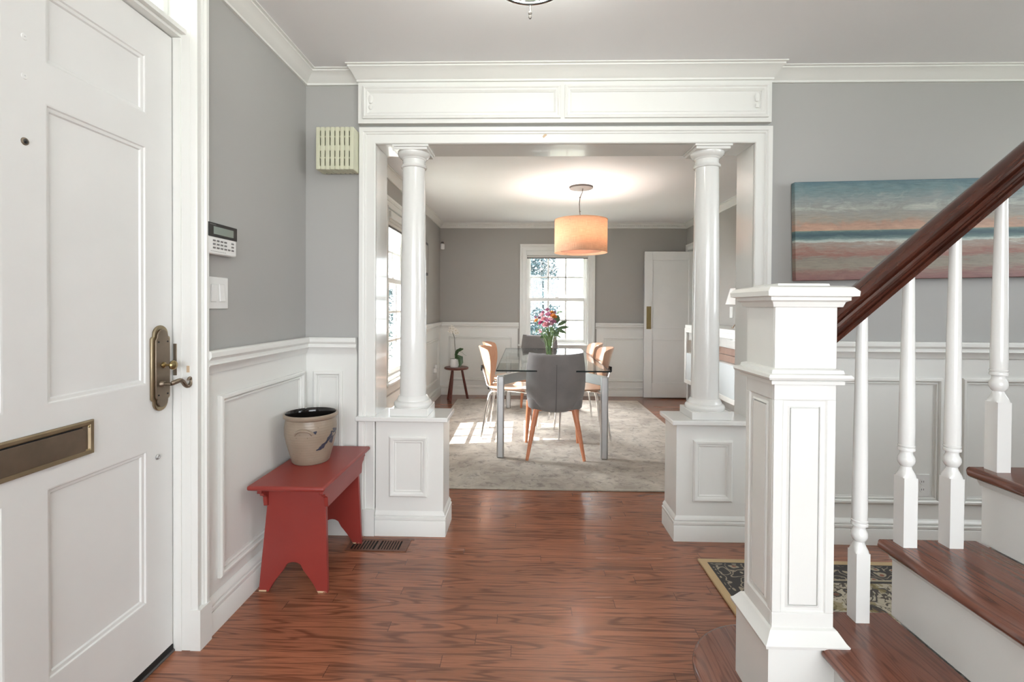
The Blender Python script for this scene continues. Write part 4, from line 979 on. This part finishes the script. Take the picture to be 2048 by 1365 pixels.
# ------------------------------------------------------------------ stool and orchid
t = thing('stool', 'small round three-legged dark wooden stool in the far left corner', 'stool', (-.872, 6.19, 0))
MB().lathe([(0, 0), (.135, 0), (.150, .004), (.156, .014), (.154, .024), (.148, .030), (0, .030)], (0, 0, .400), 48).build('seat', M['walnut'], t)
for (tx, ty, bx_, by_) in ((-.055, .03, -.118, .08), (-.04, -.045, -.060, -.10), (.07, .0, .135, .10)):
    MB().tube([(tx, ty, .402), ((tx+bx_)/2, (ty+by_)/2, .2), (bx_, by_, 0)], [.014, .017, .016], 8).build('leg', M['walnut'], t)
t = thing('potted_orchid', 'white orchid with dark drooping leaves in a white pot on the round stool', 'orchid', (-.895, 6.16, .430))
MB().lathe([(0, 0), (.046, 0), (.050, .004), (.052, .11), (.049, .112), (.046, .105), (0, .10)], seg=32).build('pot', M['plastic'], t)
MB().lathe([(0, .100), (.047, .101), (0, .106)], seg=16).build('moss', M['bark'], t)
MB().ribbon([(.02, 0, .11), (.022, -.01, .17), (.045, -.02, .215), (.085, -.03, .232), (.120, -.04, .238)], [.014, .022, .024, .020, .006], (.6, -.7, .2), .2).build('leaf', M['leafd'], t)
MB().ribbon([(.02, -.02, .11), (.05, -.05, .135), (.085, -.06, .125), (.092, -.07, .07), (.080, -.08, .01)], [.012, .030, .036, .030, .008], (.3, -1, .3), .2).build('leaf', M['leafd'], t)
MB().ribbon([(.01, -.01, .11), (-.02, -.03, .114), (-.05, -.04, .112)], [.006, .008, .002], (0, 0, 1), .2).build('leaf', M['leafd'], t)
MB().ribbon([(.05, -.02, .205), (.10, -.03, .195), (.13, -.03, .165), (.160, -.03, .150)], [.006, .006, .005, .002], (0, 0, 1), .2).build('leaf', M['leafd'], t)
MB().tube([(.01, 0, .10), (.012, 0, .20), (.004, 0, .30), (.0, 0, .38), (-.015, 0, .42), (-.03, 0, .46)], .0035, 8).build('flower_stem', M['stemd'], t)
for k, (x, y, z, s_) in enumerate(((-.045, -.01, .50, .032), (-.015, -.02, .495, .032), (-.055, -.02, .465, .032), (-.02, -.03, .46, .034), (.02, -.02, .475, .030), (.045, -.01, .445, .026), (.02, -.02, .44, .026), (-.03, .0, .525, .024))):
    m = MB()
    for p in range(5):
        a = 2*PI*p/5+k; vs = [(0, 0, 0)]
        for q in range(7):
            b = -1+q/3; rr = s_*(1-.25*b*b); aa = a+b*.48; vs.append((rr*math.cos(aa), -.006-.004*abs(b), rr*math.sin(aa)))
        m.add([(x+a_, y+b_, z+c_) for a_, b_, c_ in vs], [(0, q+1, q+2) for q in range(6)], 0, True)
    m.lathe([(0, 0), (.005, .002), (.004, .006), (0, .008)], seg=8, m=Matrix.Translation((x, y-.002, z)) @ Matrix.Rotation(PI/2, 4, 'X'))
    f_ = m.build('flower', M['petalw'], t, recalc=False)
    MB().lathe([(0, 0), (.006, .002), (.005, .008), (0, .010)], seg=8, m=Matrix.Translation((x, y-.006, z-.003)) @ Matrix.Rotation(PI/2, 4, 'X')).build('lip', M['creamd'], f_)

# ------------------------------------------------------------------ pendant lamp
t = thing('pendant_lamp', 'round burlap drum pendant lamp hanging over the dining table', 'lamp', (.530, 4.60, 0))
MB().lathe([(0, CD), (.112, CD), (.114, CD-.006), (.110, CD-.016), (.0, CD-.018)], seg=48).build('canopy', M['bronze'], t)
zt, zb, rs = 2.035, 1.728, .248
pts = [(.015, 0, CD-.016), (.012, 0, CD-.05), (-.010, 0, CD-.10), (-.016, 0, CD-.16), (-.012, 0, CD-.24), (0, 0, zt-.0), (0, 0, zt-.03)]
m = MB(); m.tube(pts, .004, 8)
for z in (CD-.10, CD-.235): m.lathe([(0, -.006), (.008, -.004), (.008, .004), (0, .006)], (-.010, 0, z), 10)
m.build('cord', M['bronze'], t)
m = MB(); seg = 72
rings = [[(rs*math.cos(2*PI*i/seg), rs*math.sin(2*PI*i/seg), z) for i in range(seg)] for z in (zb, zt)]
sh = m.loft(rings, False, True, 0, True); o = sh.build('shade', M['burlap'], t, recalc=False)
uv = o.data.uv_layers.new(name='UVMap')
for p in o.data.polygons:
    for li in p.loop_indices:
        co = o.data.vertices[o.data.loops[li].vertex_index].co; a = math.atan2(co.y, co.x)/(2*PI) % 1.0
        if p.center.y < 0 and a < .01 and p.center.x > 0: a = 1.0
        uv.data[li].uv = (a*1.6, (co.z-zb)*1.0)
sm_ = o.modifiers.new('solid', 'SOLIDIFY'); sm_.thickness = .003
MB().tube([(rs*math.cos(2*PI*i/64), rs*math.sin(2*PI*i/64), zb) for i in range(64)], .003, 8, loop=True).build('lower_rim', M['burlap'], t)
MB().tube([(rs*math.cos(2*PI*i/64), rs*math.sin(2*PI*i/64), zt) for i in range(64)], .003, 8, loop=True).build('upper_rim', M['burlap'], t)
MB().lathe([(0, zb+.012), (rs-.055, zb+.012), (rs-.055, zb+.016), (0, zb+.016)], seg=56).build('diffuser', M['diffuser'], t)
m = MB()
for k in range(3): a = 2*PI*k/3; m.tube([(0, 0, zt-.03), (rs*math.cos(a), rs*math.sin(a), zt-.03)], .003, 6)
m.build('spider', M['bronze'], t)
for k in range(3):
    a = 2*PI*k/3+.5; MB().lathe([(0, -.03), (.016, -.022), (.022, -.005), (.018, .012), (.012, .028), (0, .03)], (.06*math.cos(a), .06*math.sin(a), 1.89), 16).build('bulb', M['bulb'], t)
l = light('pendant_light', 'POINT', (.53, 4.60, 1.93), 13, (1, .94, .88), shadow_soft_size=.06)

# ------------------------------------------------------------------ foyer ceiling light (only its lower rim shows)
t = thing('ceiling_light', 'round glass ceiling light with a chrome rim, cut by the top of the picture', 'ceiling light', (.013, 1.55, 0))
MB().lathe([(0, CF), (.075, CF), (.078, CF-.010), (.060, CF-.020), (0, CF-.020)], seg=40).build('canopy', M['alu'], t)
MB().lathe([(.120, 2.262), (.128, 2.262), (.130, 2.250), (.122, 2.247), (.116, 2.250), (.116, 2.256)], seg=64, cap=False).build('rim', M['chrome'], t)
MB().lathe([(.118, 2.262), (.121, 2.262), (.126, CF-.03), (.123, CF-.03)], seg=64, cap=False).build('glass_drum', M['vglass'], t)
MB().tube([(.117*math.cos(2*PI*i/48), .117*math.sin(2*PI*i/48), 2.249) for i in range(48)], .0025, 8, loop=True).build('gasket', M['black'], t)
MB().lathe([(0, 2.252), (.116, 2.252), (.116, 2.255), (0, 2.255)], seg=48).build('glass_plate', M['vglass'], t)
MB().lathe([(0, 2.2), (.004, 2.202), (.006, 2.208), (.003, 2.213), (.007, 2.220), (.004, 2.228), (.004, 2.248), (0, 2.248)], (.0, .122, 0), 12).build('thumb_screw', M['bronze'], t)
MB().lathe([(0, 2.30), (.02, 2.30), (.02, CF-.02), (0, CF-.02)], (0, 0, 0), 20).build('socket', M['alu'], t)

light('hall_ceiling_light', 'POINT', (.013, 1.55, 2.315), 10, (1, .98, .94), shadow_soft_size=.05)
# ------------------------------------------------------------------ sideboard and table lamp
t = thing('sideboard', 'white sideboard with glass doors and brown drawers on the right dining wall', 'sideboard', (1.80, 4.75, 0))
Ya, Yb, Z0, Z1 = -.75, .70, .375, 1.020; dpt = .37
m = MB(); m.box(.012, dpt, Ya, Yb, Z0, Z0+.03); m.box(0, dpt, Ya, Yb, Z1-.035, Z1); m.box(.012, dpt, Ya, Ya+.03, Z0, Z1); m.box(.012, dpt, Yb-.03, Yb, Z0, Z1); m.box(dpt-.012, dpt, Ya, Yb, Z0, Z1); m.box(.03, dpt, Ya, Yb, .690, .712); m.build('carcass', M['white'], t, bevel=.002)
m = MB(); m.box(.03, .05, Ya+.03, Yb-.03, .85, .98); m.build('upper_drawer', M['white'], t, bevel=.002)
for z in (.715, .782): MB().box(.06, .08, Ya+.03, Yb-.03, z, z+.062).build('drawer', M['brownwood'], t, bevel=.003)
dw = (Yb-Ya)/2
for k in range(2):
    a, b = Ya+k*dw, Ya+(k+1)*dw; fr = MB(); fw_ = .045
    fr.box(-.006, .012, a, a+fw_, Z0, Z1-.035); fr.box(-.006, .012, b-fw_, b, Z0, Z1-.035); fr.box(-.006, .012, a+fw_, b-fw_, Z0, Z0+fw_); fr.box(-.006, .012, a+fw_, b-fw_, Z1-.08, Z1-.035)
    o = fr.build('door', M['white'], t, bevel=.002)
    MB().box(.002, .006, a+fw_, b-fw_, .71, Z1-.08).build('clear_pane', M['glass'], o); MB().box(.002, .006, a+fw_, b-fw_, Z0+fw_, .71).build('frosted_pane', M['frost'], o)
    MB().tube([(-.006, b-.02 if k == 0 else a+.02, .78), (-.022, b-.02 if k == 0 else a+.02, .78)], .007, 12).build('knob', M['chrome'], o)
for x in (.03, dpt-.03):
    for y in (Ya+.05, Yb-.05): MB().box(x-.018, x+.018, y-.018, y+.018, 0, Z0).build('leg', M['frost'], t, bevel=.002)
t = thing('table_lamp', 'table lamp with a white tapered shade on the white sideboard', 'lamp', (1.975, 4.42, 1.020))
MB().lathe([(.145, .222), (.105, .368), (.103, .368), (.143, .222)], seg=48, cap=False).build('lamp_shade', M['plastic'], t)
MB().lathe([(0, 0), (.03, .0), (.032, .006), (.012, .015), (.009, .03), (.014, .06), (.02, .10), (.014, .15), (.006, .18), (.006, .26), (0, .26)], seg=24).build('stem', M['alu'], t)
for k in range(3):
    a = 2*PI*k/3+2.4; c_, s_ = math.cos(a), math.sin(a); MB().tube([(c_*.01, s_*.01, .045), (c_*.04, s_*.04, .052), (c_*.07, s_*.07, .035), (c_*.085, s_*.085, .008), (c_*.095, s_*.095, .006)], .005, 8).build('scroll_foot', M['brassd'], t)

# ------------------------------------------------------------------ outdoors
struct('ground', MB().box(-30, 30, -20, 40, -.9, -.8), M['lawn'])
struct('sun_block_roof', MB().box(-3.2, XL-.15, -.6, 2.6, 2.62, 2.80), M['siding'])  # unseen roof added to stop sun coming through the transom
for yy in (-.5, 2.4): struct('sun_block_post', MB().box(-3.1, -2.95, yy, yy+.14, -.8, 2.62), M['siding'])  # made-up posts carrying the added sun-blocking roof
def leafcloud(n, cx, cy, cz, rx, ry, rz, s, seed):
    rg = random.Random(seed); m = MB()
    for k in range(n):
        while True:
            a, b, c = rg.uniform(-1, 1), rg.uniform(-1, 1), rg.uniform(-1, 1)
            if a*a+b*b+c*c < 1: break
        p = Vector((cx+a*rx, cy+b*ry, cz+c*rz)); d = Vector((rg.gauss(0, 1), rg.gauss(0, 1), rg.gauss(0, 1))).normalized(); e = d.orthogonal().normalized(); l = s*rg.uniform(.6, 1.3)
        m.add([tuple(p-d*l), tuple(p+e*l*.45), tuple(p+d*l), tuple(p-e*l*.45)], [(0, 1, 2, 3)])
    return m
t = thing('tree', 'leafy grey green tree outside the left half of the far window', 'tree', (.30, 10.5, -.8)); off = Matrix.Translation((-.30, -10.5, .8))
lc = leafcloud(14000, -.08, 10.5, 1.25, .85, .7, 2.4, .045, 3); lc.v = [tuple(off @ Vector(p)) for p in lc.v]; lc.build('foliage', M['leafo'], t, recalc=False)
MB().tube([(-.25, 0, 0), (-.28, .02, 1.5), (-.2, 0, 3)], [.09, .07, .04], 10).build('trunk', M['bark'], t)
t = thing('shrub', 'pale leafy shrub outside the side window left of the column', 'shrub', (-5.2, 13.5, -.8)); off = Matrix.Translation((5.2, -13.5, .8))
lc = leafcloud(5000, -5.2, 14.0, 1.0, 1.6, 1.6, 2.2, .06, 5); lc.v = [tuple(off @ Vector(p)) for p in lc.v]; lc.build('foliage', M['leafo'], t, recalc=False)
MB().tube([(0, .5, 0), (0, .5, 1.8)], [.08, .05], 10).build('trunk', M['bark'], t)
t = thing('neighbour_house', 'white sided neighbouring house seen through the far window', 'house', (2.6, 14, -.8))
m = MB(); m.box(-1.25, 3, 0, 4, 0, 5.2)
for k in range(40): m.box(-1.27, 3, -.012, .01, k*.13, k*.13+.012)
m.build('wall', M['siding'], t)
MB().prism([(-1.6, 5.2), (3.4, 5.2), (.9, 7.2)], 'Y', -.3, 4.3).build('roof', M['bronze'], t)
f = MB().box(-.9, -.45, -.04, .0, 2.1, 3.1).build('window', M['siding'], t); MB().box(-.86, -.49, -.05, -.035, 2.15, 3.05).build('pane', M['lcd'], f)
MB().tube([(-1.3, -.05, 0), (-1.3, -.05, 5.2)], .05, 10).build('downspout', M['frost'], t)
